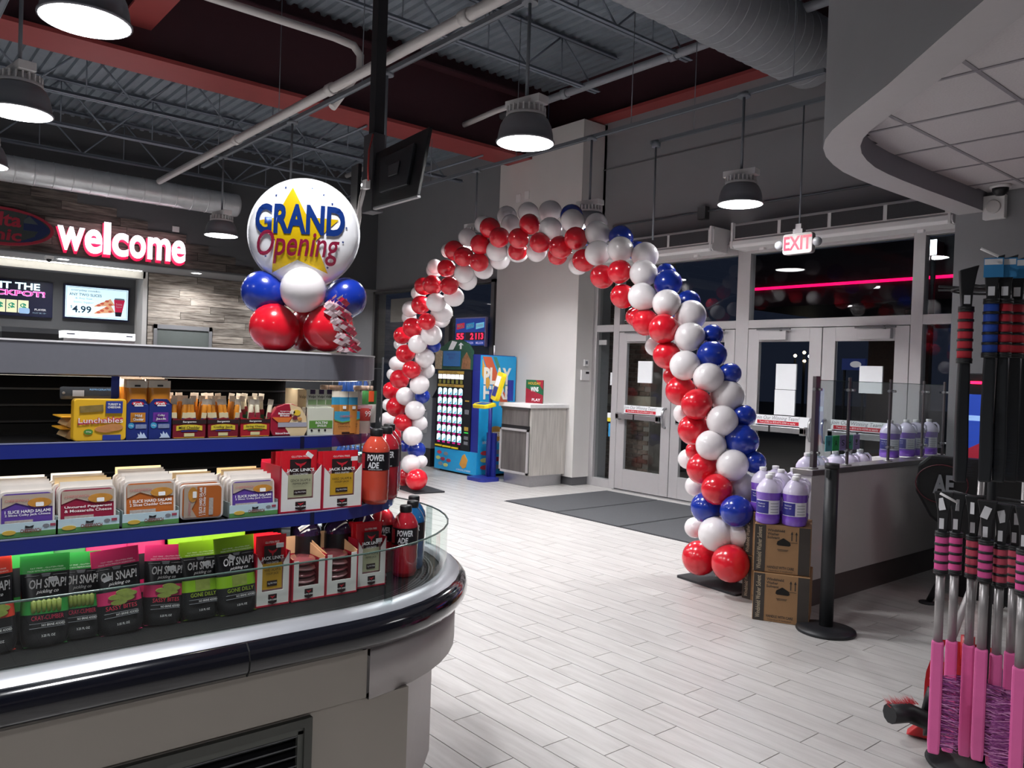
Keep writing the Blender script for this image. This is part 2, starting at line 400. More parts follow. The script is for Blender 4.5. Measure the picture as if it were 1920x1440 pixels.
MB().loft([[(x, y, ZL) for x, y in lip], [(x, y, ZL) for x, y in inn]], smooth=False).build('bulkhead_lip', M('bulkhead lip paint', '#b5b2b3', .7, noise=.03), bh, fix=False)
MB().loft([[(x, y, ZL) for x, y in inn], [(x, y, ZT+.02) for x, y in inn]]).build('cove', M('cove paint', '#8d8c93', .7, noise=.03), bh, fix=False)
clt = struct('ceiling')
poly = [(x, y) for x, y in inn]+[(3.2, 7.12)]
bm = bmesh.new(); vv = [bm.verts.new((x, y, ZT+.012)) for x, y in poly]; bm.faces.new(vv)
me = bpy.data.meshes.new('tile_backing'); bm.to_mesh(me); bm.free(); me.materials.append(M('ceiling grid metal', '#737176', .5)); link('ceiling_grid', me, clt)
tile_c = M('mineral ceiling tile', '#c9c5c6', .85, noise=.12, nscale=90, bump=.3)
tx0, ty0, TS = -2.228, 4.94, .61
def inside(x, y, pl):
    c = False; j = len(pl)-1
    for i in range(len(pl)):
        if (pl[i][1] > y) != (pl[j][1] > y) and x < (pl[j][0]-pl[i][0])*(y-pl[i][1])/(pl[j][1]-pl[i][1])+pl[i][0]: c = not c
        j = i
    return c
def clip(sub, pl):
    """convex tile cut by the bulkhead outline (tile kept where its points lie inside)"""
    N = 8; pts = []
    return sub
for i in range(-3, 9):
    for j in range(-9, 6):
        x0, x1 = tx0+TS*i+.010, tx0+TS*(i+1)-.010; y0, y1 = ty0+TS*j+.010, ty0+TS*(j+1)-.010
        cs = [(x0, y0), (x1, y0), (x1, y1), (x0, y1)]
        ins = [inside(x, y, poly) for x, y in cs]
        y1 = min(y1, 7.11)
        if y0 > 7.05 or not any(ins): continue
        if all(inside(x, min(y, 7.1), poly) for x, y in cs): MB().box(x0, x1, y0, y1, ZT, ZT+.01).build('ceiling_tile', tile_c, clt, fix=False)
        else:
            # cut tile: march its outline against the boundary
            g = 14; rowsv = []; mb = MB()
            for a in range(g):
                xa, xb = x0+(x1-x0)*a/g, x0+(x1-x0)*(a+1)/g; xm = (xa+xb)/2
                ys = [y0+(y1-y0)*q/24 for q in range(25)]; ok = [q for q in ys if inside(xm, min(q, 7.1), poly)]
                if len(ok) > 1: mb.add([(xa, ok[0]-.012, ZT), (xb, ok[0]-.012, ZT), (xb, min(ok[-1]+.0, y1), ZT), (xa, min(ok[-1], y1), ZT)], [(3, 2, 1, 0)])
            if mb.f: mb.build('ceiling_tile', tile_c, clt, fix=False)
tb_m = M('ceiling t bar', '#8e8b90', .5)
for i in range(-3, 10):
    x = tx0+TS*i; ok = [y for y in np.linspace(-2, 7.1, 400) if inside(x, y, poly)]
    if len(ok) > 2: MB().box(x-.012, x+.012, min(ok), max(ok), ZT-.004, ZT-.001).build('t_bar', tb_m, clt, fix=False)
for j in range(-9, 4):
    y = ty0+TS*j; ok = [x for x in np.linspace(-3, 3.15, 400) if inside(x, y, poly)]
    if len(ok) > 2 and y < 7.1: MB().box(min(ok), max(ok), y-.012, y+.012, ZT-.005, ZT-.0015).build('t_bar', tb_m, clt, fix=False)
pr = struct('wall_right')
MB().box(-2.78, 3.2, 7.12, YN, 0, 6.1).build('wall_face', paint_grey, pr)
# ---- storefront: frame bars and glass
win = struct('window_1'); YS = 8.47
def bar(x0, x1, z0, z1, nm='mullion', y0=8.44, y1=8.55): MB().box(x0, x1, y0, y1, z0, z1).build(nm, alu, win, bevel=.004)
bar(-8.29, -8.17, 0, 3.3); bar(-7.84, -7.73, 0, 3.3); bar(-5.80, -5.62, 0, 3.3); bar(-3.69, -3.57, 0, 3.3); bar(-3.06, -2.9, 0, 3.3)
for a, b in ((-8.17, -7.84), (-7.73, -5.80), (-5.62, -3.69), (-3.57, -3.06)):
    bar(a, b, 2.245, 2.345, 'transom_bar'); bar(a, b, 3.155, 3.3, 'header_bar')
    MB().box(a, b, 8.49, 8.497, 2.345, 3.155).build('glass_pane', glass, win)
for a, b in ((-8.17, -7.84), (-3.57, -3.06)):
    MB().box(a, b, 8.49, 8.497, .12, 2.245).build('glass_pane', glass, win); bar(a, b, 0, .12, 'sill_bar')
MB().box(-7.73, -3.69, 8.40, 8.58, 0, .012).build('threshold', steel, win)
def push_door(n, x0, x1, hinge_left, handle, banner, papers, closer=True):
    d = struct('door_%d' % n, (x0, 8.44, 0)); W = x1-x0
    st = .155
    MB().box(.006, st, 0, .05, .02, 2.235).box(W-st, W-.006, 0, .05, .02, 2.235).box(st, W-st, 0, .05, .02, .305).box(st, W-st, 0, .05, 2.08, 2.235).build('door_frame', alu, d, bevel=.003)
    MB().box(st, W-st, .02, .027, .305, 2.08).build('glass_pane', glass, d)
    a, b = (.04, W-.14) if hinge_left else (.14, W-.04)
    MB().box(a, b, -.07, -.03, 1.015, 1.085).box(a, a+.06, -.07, 0, 1.0, 1.1).box(b-.06, b, -.07, 0, 1.0, 1.1).build('push_bar', steel, d, bevel=.006)
    MB().box(a+(b-a)*.42, a+(b-a)*.42+.025, -.072, -.03, 1.014, 1.087).build('bar_joint', black_p, d)
    if handle:
        hx = W-.075 if handle > 0 else .075
        MB().tube([(hx, 0, .94), (hx, -.05, .95), (hx-.0, -.075, 1.0), (hx, -.08, 1.07), (hx, -.075, 1.14), (hx, -.05, 1.19), (hx, 0, 1.2)], .016, 8).build('pull_handle', steel, d)
    if closer:
        q = .18 if hinge_left else W-.18-.36
        MB().box(q, q+.36, -.055, 0, 2.1, 2.205).build('door_closer', alu, d, bevel=.004)
        MB().box(q-.02, q+.42, -.07, -.05, 2.215, 2.235).cyl((q+.3, -.06, 2.2), (q+.3, -.06, 2.24), .015).build('closer_arm', alu_d, d)
    if banner:
        bn = MB().box(st-.01, W-st+.04, -.004, -.001, 1.095, 1.21).build('hiring_banner', paper, d)
        MB().box(st+.02, W-st-.09, -.006, -.004, 1.106, 1.148).build('red_band', ink_red, bn)
        text('Join Our Winning Team!', bn, ((W-.09)/2, -.006, 1.178), .062, ink_grey, shear=.25, sx=.92)
        text('Text JOBS to 833-673-4398 to apply', bn, ((W-.08)/2, -.0075, 1.127), .030, ink_w, sx=1.05)
    for (cx, z0, z1, w_) in papers: MB().box(cx-w_/2, cx+w_/2, -.002, .018, z0, z1).build('paper_notice', paper, d)
    return d
push_door(1, -7.73, -6.765, True, 1, True, [(.5, 1.53, 1.83, .25)])
push_door(2, -6.765, -5.80, False, 0, True, [(.5, 1.53, 1.83, .25)])
push_door(3, -5.62, -4.655, True, 1, True, [(.53, 1.52, 1.82, .26), (.525, 1.22, 1.515, .26)])
push_door(4, -4.655, -3.69, False, -1, True, [(.57, 1.515, 1.81, .25)])
# stickers on the side light
st1 = MB().box(-7.93, -7.84, 8.47, 8.488, .955, 1.01).build('yellow_sticker', M('yellow vinyl', '#e8d53a', .5), win)
MB().box(-7.93, -7.84, 8.47, 8.488, 1.01, 1.08).build('white_sticker', paper, win)
MB().box(-7.90, -7.84, 8.47, 8.488, .74, .93).build('blue_sticker', M('light blue vinyl', '#3fa0d8', .5), win)
MB().box(-7.90, -7.84, 8.47, 8.488, 1.48, 1.66).build('white_sticker', paper, win)
MB().box(-8.15, -8.0, 8.47, 8.488, 2.06, 2.13).build('white_sticker', M('grey sticker', '#a8a8a8', .6), win)
# ---- window on the far left of the north wall
w2 = struct('window_2')
MB().box(-14.7, -14.62, 8.46, 8.56, .3, 3.2).box(-12.06, -11.93, 8.46, 8.56, .35, 3.17).box(-10.73, -10.64, 8.46, 8.56, .3, 3.2).box(-14.7, -10.64, 8.46, 8.56, 3.15, 3.2).box(-14.7, -10.64, 8.46, 8.56, .3, .36).build('window_frame', alu_d, w2)
MB().box(-14.62, -12.06, 8.49, 8.497, .36, 3.15).build('glass_pane', glass, w2); MB().box(-11.93, -10.73, 8.49, 8.497, .36, 3.15).build('glass_pane', glass, w2)
MB().box(-14.05, -13.2, 8.50, 8.505, 2.55, 3.02).build('window_poster', M('faded poster back', '#a09794', .7), w2)
bp = MB().box(-11.55, -10.75, 8.50, 8.505, 1.9, 2.45).build('window_poster', M('blue poster back', '#28384c', .6), w2)
text('TO A', bp, (-10.95, 8.485, 2.12), .17, ink)
# ---- the dark forecourt outside
out = struct('trim_1')
MB().box(-40, 30, 8.76, 60, -.12, -.06).build('asphalt', M('asphalt', '#2a2c30', .85, noise=.2), out)
MB().box(-18, 6, 8.76, 11.4, -.06, -.03).build('walkway', M('concrete walk', '#77766f', .85, noise=.1), out)
# ---- brick pier outside the left side light
brick_m = wood_mat('buff brown brick', '#54453c', '#8a7668', 'x', 14, .85, 1.5, .3, .4)
pier = thing('brick_pier', 'brown brick pier outside, seen through the narrow pane left of the doors', 'pier', (-8.75, 9.25, 0))
MB().box(-.3, .94, .012, .5, 0, 3.4).build('mortar', M('mortar', '#8d867d', .9), pier)
bmh = MB().box(-.098, .098, 0, .05, -.031, .031).mesh('brick', brick_m)
for r in range(34):
    z = 1.36+r*.07 if r >= 0 else 0
    if z > 3.35: break
    for c in range(6):
        x = -.2+c*.206+(.103 if r % 2 else 0)
        if x > .9: continue
        link('brick', bmh, pier, 0, (x, 0, z))
MB().box(-.34, .98, -.03, .1, 1.18, 1.32).build('stone_band', M('limestone band', '#b3aa97', .85, noise=.1), pier)
for r in range(16):
    for c in range(6):
        x = -.2+c*.206+(.103 if r % 2 else 0)
        if x > .9: continue
        link('brick', bmh, pier, 0, (x, 0, .06+r*.07))
# ---- fuel canopy with pink light line, flood lamp
pink = M('pink light line', '#ff0a55', .4, emit=2.2)
can = thing('fuel_canopy', 'fuel canopy outside edged with a glowing pink light line', 'canopy', (0, 16, 0))
P1 = [at_y(*a, 16) for a in ((1372, 547), (1378, 543), (1390, 541.5), (1421, 539), (1720, 519), (1797, 513), (1900, 506))]
pts = [(p[0], 0, 3.72) for p in P1]; pts[0] = (pts[0][0]-.05, .7, 3.72); pts[1] = (pts[1][0], .2, 3.72)
MB().tube(pts, .032, 6).build('light_line', pink, can)
MB().box(pts[2][0], 6, .06, 8, 3.3, 4.5).build('canopy_fascia', M('dark canopy fascia', '#17181f', .5), can)
MB().box(-8, -7.7, 2, 2.3, 0, 3.3).box(-2, -1.7, 2, 2.3, 0, 3.3).build('canopy_post', paint_dark, can)
fl_ = thing('flood_lamp', 'bright white flood lamp outside beyond the right pane', 'lamp', (-6.53, 16-.4, 4.22))
MB().box(-.14, .14, -.05, .3, -.13, .13).build('lamp_housing', black_m, fl_); MB().cyl((0, .2, -4.25), (0, .2, -.1), .05, n=8).build('lamp_pole', black_m, fl_)
MB().box(-.15, .15, -.07, -.05, -.14, .14).build('lamp_lens', M('flood lens', '#e8f6ff', .4, emit=14), fl_)
ob = thing('outside_sign', 'small blue outside sign with a white oval seen through the right door', 'sign', (at_y(1580, 684, 13.5)[0], 13.5, 0))
for q in (.03, .37): MB().box(q-.015, q+.015, 0, .04, 0, 1.86).build('sign_leg', black_m, ob)
MB().box(0, .42, -.03, .03, 1.86, 2.06).build('sign_panel', M('outside blue panel', '#27408c', .5, emit=.12), ob)
MB().prism([(.25+.10*math.cos(k*.35), 1.96+.055*math.sin(k*.35)) for k in range(18)], -.034, -.03).build('white_oval', M('outside white oval', '#d8d4da', .5, emit=.3), ob)
bk = thing('brick_post', 'brown brick canopy post seen through the rightmost door', 'post', (at_y(1627, 684, 14.5)[0], 14.5, 0)); MB().box(0, .75, 0, .8, 0, 2.6).build('post_body', M('outside brick', '#5d4638', .9, noise=.3, nscale=30), bk)
for k, (x, y, z, c) in enumerate(((*at_y(1508, 661, 24), '#ffe9c0'), (*at_y(1518, 668, 24), '#ffffff'), (*at_y(1491, 667, 24), '#fff0d0'), (*at_y(1508, 677, 24), '#ffdca0'), (*at_y(1190, 690, 24), '#50ff90'), (*at_y(1678, 672, 24), '#ffffff'))):
    q = thing('street_light', 'distant %s light point outside in the dark, %s' % ('green' if k == 4 else 'pale', ('upper of the cluster in the third door', 'second of the cluster', 'third of the cluster', 'lowest of the cluster', 'beyond the first door', 'far right one')[k]), 'light', (x, y, 0)); MB().cyl((0, 0, 0), (0, 0, z-.1), .04, n=6).build('light_pole', black_m, q); MB().sphere((0, 0, z), (.055 if k < 4 else .035), nu=8, nv=6).build('light_globe', M('street glow '+c, c, .5, emit=5), q)
# planter outside door 1
pl_ = thing('planter', 'dark square planter with grass outside the left door', 'planter', (-8.2, 10.3, -.03))
MB().prism([(-.3, 0), (.3, 0), (.36, .8), (-.36, .8)], -.33, .33).build('pot', black_m, pl_)
g = MB(); rg = random.Random(5)
for i in range(90):
    x, y = rg.uniform(-.25, .25), rg.uniform(-.22, .22); h = rg.uniform(.2, .5); dx, dy = rg.uniform(-.25, .25), rg.uniform(-.2, .2)
    g.add([(x-.008, y, .78), (x+.008, y, .78), (x+dx*.4, y+dy*.4, .78+h*.7), (x+dx, y+dy, .78+h)], [(0, 1, 2), (0, 2, 3)])
go = g.build('grass', M('ornamental grass', '#6f7a3a', .8), pl_, fix=False); go['kind'] = 'stuff'
# ================================================================== OVERHEAD SERVICES
def spiral_duct(name, label, X, z, r, y0, y1, seam, slot=None, m=galv):
    t = thing(name, label, 'duct', (X, y0, z)); L = y1-y0
    prof = []
    mb = MB(); n = 40
    rings = [[(r*math.cos(2*math.pi*j/n), y, r*math.sin(2*math.pi*j/n)) for j in range(n)] for y in np.linspace(0, L, 12)]
    mb.loft([[tuple(p) for p in g] for g in rings], closed=True); mb.build('duct_shell', m, t)
    e = MB().loft([[(k*r*math.cos(2*math.pi*j/n), L+d, k*r*math.sin(2*math.pi*j/n)) for j in range(n)] for k, d in ((1, 0), (.97, .03), (.8, .05), (.02, .055))], closed=True).build('end_cap', m, t)
    if seam > 0:
        s = MB(); y = .1
        while y < L-.05:
            s.loft([[((r+h)*math.cos(2*math.pi*j/n), y+o+.10*j/n*0, (r+h)*math.sin(2*math.pi*j/n)) for j in range(n)] for o, h in ((0, 0), (.006, .006), (.014, .006), (.02, 0))], closed=True); y += seam
        q = s.build('seam_rib', m, t, fix=False)
    if slot:
        a, b, ang = slot
        f = MB(); sl = MB()
        t0, t1 = ang-.30, ang+.30
        f.loft([[((r+.012)*math.cos(k), y, (r+.012)*math.sin(k)) for k in np.linspace(t0, t1, 5)] for y in (a, b)], smooth=False).build('grille_frame', alu, t, fix=False)
        sl.loft([[((r+.016)*math.cos(k), y, (r+.016)*math.sin(k)) for k in np.linspace(t0+.05, t1-.05, 5)] for y in (a+.03, b-.03)], smooth=False).build('grille_slot', black_m, t, fix=False)
    return t
spiral_duct('spiral_duct', 'large grey spiral duct overhead beside the curved bulkhead', -4.86, 5.33, .38, -6, 8.35, .16, m=M('painted grey duct', '#9a9da1', .55, noise=.12))
spiral_duct('spiral_duct', 'shiny round duct along the wall above the welcome sign', -14.15, 4.42, .2, -6, 5.3, .26, (3.3, 5.0, .35), m=M('bright galvanised duct', '#dfe1e3', .3, metal=.35, noise=.2, nscale=6))
def pipe(name, label, pts, r, m, cat='pipe', n=8, couple=None):
    t = thing(name, label, cat, pts[0]); q = [(p[0]-pts[0][0], p[1]-pts[0][1], p[2]-pts[0][2]) for p in pts]
    MB().tube(q, r, n).build('pipe_run' if cat == 'pipe' else 'tube_run', m, t)
    if couple:
        for c in couple:
            a = Vector(q[0]); b = Vector(q[-1]); d = (b-a).normalized(); p = a+(b-a)*c
            MB().cyl(p-d*.05, p+d*.05, r*1.25, n=12).build('coupling', m, t)
    return t
wpipe = M('white painted pipe', '#c4c0be', .5, noise=.05)
A = at_y(300, 333, 3.45); B = at_y(850, 90, 3.45)
zz = (A[2]+B[2])/2
pipe('sprinkler_pipe', 'long pale sprinkler main crossing under the roof above the lamps', [(-12.2, 3.45, 4.2), (-1.6, 3.45, 4.2)], .045, wpipe, couple=(.28, .5, .7))
b0 = at_z(400, 0, 4.95); b1 = at_z(676, 86, 4.95)
pipe('sprinkler_pipe', 'pale branch pipe that bends down into the sprinkler main', [(b0[0]+.3*0, -1, 4.95), (b1[0], b1[1]-.3, 4.95), (b1[0], b1[1]-.08, 4.93), (b1[0], b1[1], 4.85), (b1[0], b1[1], 4.7), (b1[0], b1[1]-.3, 4.24)], .042, wpipe)
pipe('sprinkler_pipe', 'grey sprinkler pipe crossing in front of the maroon end beam', [(-10.4, 7.6, 5.5), (-2.85, 7.6, 5.5)], .055, M('grey painted pipe', '#9b9fa5', .5), couple=(.3, .55))
pipe('sprinkler_pipe', 'lower pale pipe passing behind the hanging screen', [at_y(650, 330, 6.9), at_y(930, 208, 6.9), at_y(1010, 180, 6.9)], .04, wpipe)
# unistrut rails carrying the lamps
rail_m = M('galvanised strut', '#777c83', .5, metal=.3)
for (Y, lab, x0, x1) in ((3.72, 'strut rail carrying the middle row of pendant lamps', -11.2, -.8), (6.4, 'strut rail carrying the row of pendant lamps by the doors', -10.2, -3.6), (.88, 'strut rail carrying the nearest row of pendant lamps', -9, 2), (7.02, 'thin strut rail that holds the exit sign drop', -6.05, -3.6)):
    t = thing('strut_rail', lab, 'rail', (x0, Y, 4.27)); w_ = .022 if Y != 7.02 else .014
    MB().box(0, x1-x0, -w_, w_, 0, .035).box(0, x1-x0, -w_, -w_+.004, -.006, .0).box(0, x1-x0, w_-.004, w_, -.006, 0).build('channel', rail_m, t)
    x = .6
    while x < x1-x0: MB().cyl((x, 0, .03), (x, 0, 1.75 if x+x0 > -9.5 else 1.2), .005, n=5).build('hanger_rod', rail_m, t); x += 1.9
# ---- pendant lamps
shade_m = M('spun grey lamp shade', '#8b8b90', .36, metal=.45, noise=.04)
fin_m = M('white cast lamp top', '#d7d5d4', .45)
def pendant(label, x, y):
    t = thing('pendant_lamp', label, 'lamp', (x, y, LAMP_RIM))
    prof = [(.205, 0), (.212, .004), (.212, .012), (.203, .016), (.196, .07), (.184, .12), (.162, .165), (.135, .188), (.13, .19)]
    MB().lathe(prof+[(.125, .186), (.15, .16), (.172, .12), (.188, .06), (.196, .012), (.204, .0)], 36, caps=False).build('lamp_shade', shade_m, t, fix=False)
    MB().lathe([(0, .0005), (.2, .0005)], 36).build('diffuser', lampwhite, t, fix=False)
    f = MB().lathe([(.145, .185), (.145, .205), (.125, .21), (.11, .255), (0, .255)], 28)
    for k in range(22):
        a = 2*math.pi*k/22; f.M = Matrix.Rotation(a, 4, 'Z'); f.box(.1, .142, -.005, .005, .2, .255)
    f.M = None; f.build('heat_sink', fin_m, t, fix=False)
    MB().box(-.16, .16, -.055, .055, .26, .32).box(-.1, -.06, -.057, .057, .285, .295).box(.05, .09, -.057, .057, .285, .295).build('driver_box', fin_m, t, bevel=.004, rot=(0, 0, .15))
    MB().cyl((0, 0, .32), (0, 0, 1.02), .013, n=8).lathe([(.06, 1.0), (.06, 1.03), (0, 1.03)], 12).build('drop_rod', rail_m, t)
    return t
LL = ['nearest pendant lamp, cut by the top edge of the photo', 'pendant lamp at the left edge above the welcome sign', 'pendant lamp just outside the left edge of the photo',
      'small pendant lamp hanging beside the round duct end', 'pendant lamp hidden behind the foil balloon, only its top showing', 'pendant lamp hidden behind the hanging screen',
      'pendant lamp in the top middle, in front of the pale column', 'pendant lamp behind the left shoulder of the balloon arch', 'pendant lamp behind the crown of the balloon arch', 'pendant lamp near the exit sign under the spiral duct']
for i, (x, y) in enumerate(LAMPS[:10]): pendant(LL[i], x, y)
# ---- exit sign on its drop
ex = thing('exit_sign', 'white exit sign with red letters hung over the right doors', 'sign', (-4.15, 7.02, 2.94), 0)
MB().prism(rr(.31, .2, .03), -.03, .03).build('sign_box', M('exit sign face', '#97908f', .5), ex, bevel=.004)
text('EXIT', ex, (0, -.032, -.002), .185, M('lit red letters', '#e8122f', .4, emit=.8), sx=.78, offset=.004)
for s in (-1, 1): MB().sphere((s*.20, -.02, .0), .045, .04, .045).build('emergency_lamp', M('clear lamp lens', '#8e9094', .2, coat=.6), ex)
MB().box(-.05, .05, -.03, .03, .1, .14).box(-.03, .03, -.02, .02, .14, .19).build('sign_canopy', M('exit canopy', '#8d8789', .5), ex)
MB().cyl((0, 0, .19), (0, 0, 1.33), .008, n=6).build('drop_rod', rail_m, ex)
dr = thing('conduit_drop', 'thin conduit dropping from the strut rail onto the left air curtain', 'conduit', (-5.97, 7.02, 4.27))
MB().cyl((0, 0, 0), (0, .0, -1.1), .011, n=6).build('tube_run', rail_m, dr); MB().lathe([(.05, -.05), (.05, .02), (0, .02)], 12).build('junction_box', rail_m, dr)
# ---- air curtains above the doors
def air_curtain(label, x0, x1, nb):
    t = thing('air_curtain', label, 'air curtain', (x0, 8.5, 3.19)); W = x1-x0
    body = [(0, 0), (-.34, 0), (-.37, .03), (-.37, .08), (-.34, .1), (-.34, .27), (-.31, .3), (0, .3)]
    MB().prism([(y, z) for y, z in body], 0, W, 'x').build('housing', white_p, t, bevel=.006)
    for k in range(nb):
        a = .06+(W-.1)*k/nb; b = .06+(W-.1)*(k+1)/nb-.045
        MB().box(a, b, -.348, -.339, .115, .262).build('intake_mesh', M('dark intake mesh', '#4a4a4d', .6, metal=.2, noise=.3, nscale=150), t)
    for s in (.015, W-.045):
        MB().box(s, s+.03, -.375, -.02, -.005, .305).build('end_rib', white_p, t, bevel=.006)
    for q in (.3, W-.4): MB().box(q, q+.06, -.2, -.15, -.03, 0).build('mount_clip', white_p, t)
air_curtain('white air curtain above the left pair of doors, half behind balloons', -8.0, -5.97, 3)
air_curtain('long white air curtain above the right pair of doors', -5.72, -3.2, 4)
cb = thing('conduit', 'grey conduit with two boxes running along the wall over the air curtains', 'conduit', (-8, 8.52, 3.78))
MB().cyl((0, 0, 0), (5.2, 0, 0), .012, n=6).build('tube_run', rail_m, cb)
for x in (1.6, 4.35): MB().box(x-.06, x+.06, -.06, .03, -.1, .06).build('junction_box', paint_dark, cb)
# ---- TV on its ceiling pole, seen from behind
tv = thing('hanging_screen', 'black screen seen from behind, hung on a ceiling pole', 'screen', (-5.80, 3.32, 2.9), 0)
MB().box(-.045, .045, -.045, .045, .35, 3.1).build('pole', black_m, tv)
MB().box(-.10, .06, -.06, .05, -.02, .62).build('pole_bracket', M('dark grey bracket', '#3c3c40', .5), tv, bevel=.006)
def panel4(c, th, name, m, par, off=0.0, inset=0.0, grow=1.0):
    """slab through four measured corners (tl, tr, br, bl)"""
    o = Vector(par.location); P = [Vector(q)-o for q in c]; n = (P[1]-P[0]).cross(P[3]-P[0]).normalized(); ce = sum(P, Vector())/4
    if (ce+o-Vector(CAMP)).dot(n) > 0: n = -n
    P = [ce+(q-ce)*grow for q in P]
    A_ = [q+n*off for q in P]; B_ = [q+n*(off-th) for q in P]
    return MB().add(A_+B_, [(0, 1, 2, 3), (7, 6, 5, 4), (0, 4, 5, 1), (1, 5, 6, 2), (2, 6, 7, 3), (3, 7, 4, 0)]).build(name, m, par, bevel=.006)
def at_d(px, py, D): return Vector(CAMP+_ray(px, py)*D)
c4 = [at_d(704, 287, 6.5), at_d(806, 237, 5.95), at_d(782, 365, 5.95), at_d(699, 388, 6.45)]
s_o = panel4(c4, .03, 'screen_back', black_p, tv); panel4(c4, .03, 'rear_cover', M('black rear cover', '#202227', .5), tv, off=.03, grow=.62); panel4(c4, .01, 'mount_plate', M('dark grey bracket', '#3c3c40', .5), tv, off=.045, grow=.2)
e4 = [c4[3]+Vector((0, 0, .0)), c4[2], c4[2]+Vector((0, 0, -.02)), c4[3]+Vector((0, 0, -.022))]
panel4(e4, .035, 'screen_edge', M('grey screen edge', '#8a8a8d', .4), tv, off=-.0)
panel4([at_d(672, 306, 6.6), at_d(659, 312, 7.3), at_d(656, 396, 7.3), at_d(668, 402, 6.6)], .03, 'second_screen', black_p, tv)
cbm = M('white cable bundle', '#d8d4d2', .5)
c_ = MB(); rg = random.Random(2)
for k in range(7):
    x = rg.uniform(-.03, .03); c_.tube([(.02+x, -.1, .22), (.01+x*1.3, -.12, .1), (-.03+x, -.12, 0), (-.05+x*1.8, -.12, -.1+rg.uniform(-.02, .02)), (-.06+x*.6, -.11, -.16)], .006, 5)
c_.build('cable_bundle', cbm, tv)
MB().tube([(.05, -.06, .6), (.1, -.12, .45), (.13, -.14, .3), (.12, -.13, .2)], .008, 6).build('red_cable', M('red cable', '#b23b38', .5), tv)
MB().box(.06, .12, -.15, -.11, .14, .21).build('plug', white_p, tv)
# ---- small wall devices
def wall_box(name, label, cat, loc, w_, h_, d_=.03, m=white_p, rz=0, extra=None):
    t = thing(name, label, cat, loc, rz); MB().box(-w_/2, w_/2, -d_, 0, -h_/2, h_/2).build('cover', m, t, bevel=.005)
    if extra: extra(t)
    return t
wall_box('thermostat', 'small white thermostat on the side of the pale column', 'thermostat', (-8.25, 8.30, 1.79), .085, .1, rz=math.pi/2, extra=lambda t: MB().box(-.02, .02, -.034, -.03, -.02, .025).build('display', ink_grey, t))
wall_box('alarm_keypad', 'white alarm keypad under the thermostat', 'keypad', (-8.25, 8.29, 1.61), .17, .15, rz=math.pi/2, extra=lambda t: MB().box(0, .065, -.034, -.03, .02, .05).build('display', ink, t))
wall_box('wall_outlet', 'left of two white wall plates high on the pale column', 'outlet', (-9.66, 8.11, 4.36), .11, .13, .012)
wall_box('wall_outlet', 'right of two white wall plates high on the pale column', 'outlet', (-9.46, 8.11, 4.38), .11, .13, .012)
wall_box('wall_outlet', 'white wall plate on the dark fascia right of the welcome sign', 'outlet', (XF, 4.47, 3.95), .12, .1, .012, rz=math.pi/2)
sp = at_y(1868, 390, 7.12)
wall_box('strobe_alarm', 'white fire alarm strobe high on the right wall', 'alarm', tuple(sp), .16, .19, .06, extra=lambda t: MB().cyl((0, -.075, 0), (0, -.06, 0), .05, .055, n=16).build('speaker_ring', paint_light, t))
dm = thing('dome_camera', 'dark dome camera under the ceiling beside the strobe alarm', 'camera', (sp[0]+.1, 6.9, 3.2))
MB().lathe([(0, -.085), (.03, -.08), (.055, -.05), (.06, -.02)], 14).build('dome', black_p, dm); MB().lathe([(.075, -.025), (.075, 0), (0, 0)], 16).build('dome_base', white_p, dm)
tv2 = thing('wall_screen', 'dark wall screen cut by the right edge of the photo', 'screen', (-2.1, 6.9, 2.95), 0)
MB().box(0, 1.0, 0, .05, -.28, .28).build('screen_panel', black_p, tv2, bevel=.006)
MB().box(.03, .97, -.004, 0, -.25, .25).build('display', M('dark blue display', '#1b2434', .2), tv2)
_tb = {}
def tbox(s, parent, x0, x1, z0, z1, y, m, side='front', shear=0, offset=0.0, extrude=0.0, name='lettering', flip=False):
    """lettering scaled to fill a box on a face of its thing: front = local -y, right = local +x"""
    key = (s, m.name, shear, offset, extrude)
    if key not in _tb:
        me = text_mesh(s, 1.0, m, shear=shear, offset=offset, extrude=extrude, res=5 if len(s) == 1 else 2)
        vs = np.empty(len(me.vertices)*3); me.vertices.foreach_get('co', vs); vs = vs.reshape(-1, 3)
        a, b = vs.min(0), vs.max(0); c = (a+b)/2; c[2] = 0
        vs -= c; me.vertices.foreach_set('co', vs.ravel()); me.update(); _tb[key] = (me, b-a)
    me, d = _tb[key]
    o = link(name, me, parent)
    if side == 'front': o.location = ((x0+x1)/2, y, (z0+z1)/2); o.rotation_euler = (math.pi/2, 0, 0)
    elif side == 'right': o.location = (y, (x0+x1)/2, (z0+z1)/2); o.rotation_euler = (math.pi/2, 0, math.pi/2)
    elif side == 'up': o.location = ((x0+x1)/2, y, (z0+z1)/2); o.rotation_euler = (math.pi/2, -math.pi/2, 0)
    if side == 'up': o.scale = ((z1-z0)/d[0], (x1-x0)/d[1], 1)
    else: o.scale = ((x1-x0)/d[0], (z1-z0)/d[1], (x1-x0)/d[0] if extrude else 1)
    return o
def ell(a, b, n=36, cx=0, cz=0): return [(cx+a*math.cos(2*math.pi*i/n), cz+b*math.sin(2*math.pi*i/n)) for i in range(n)]
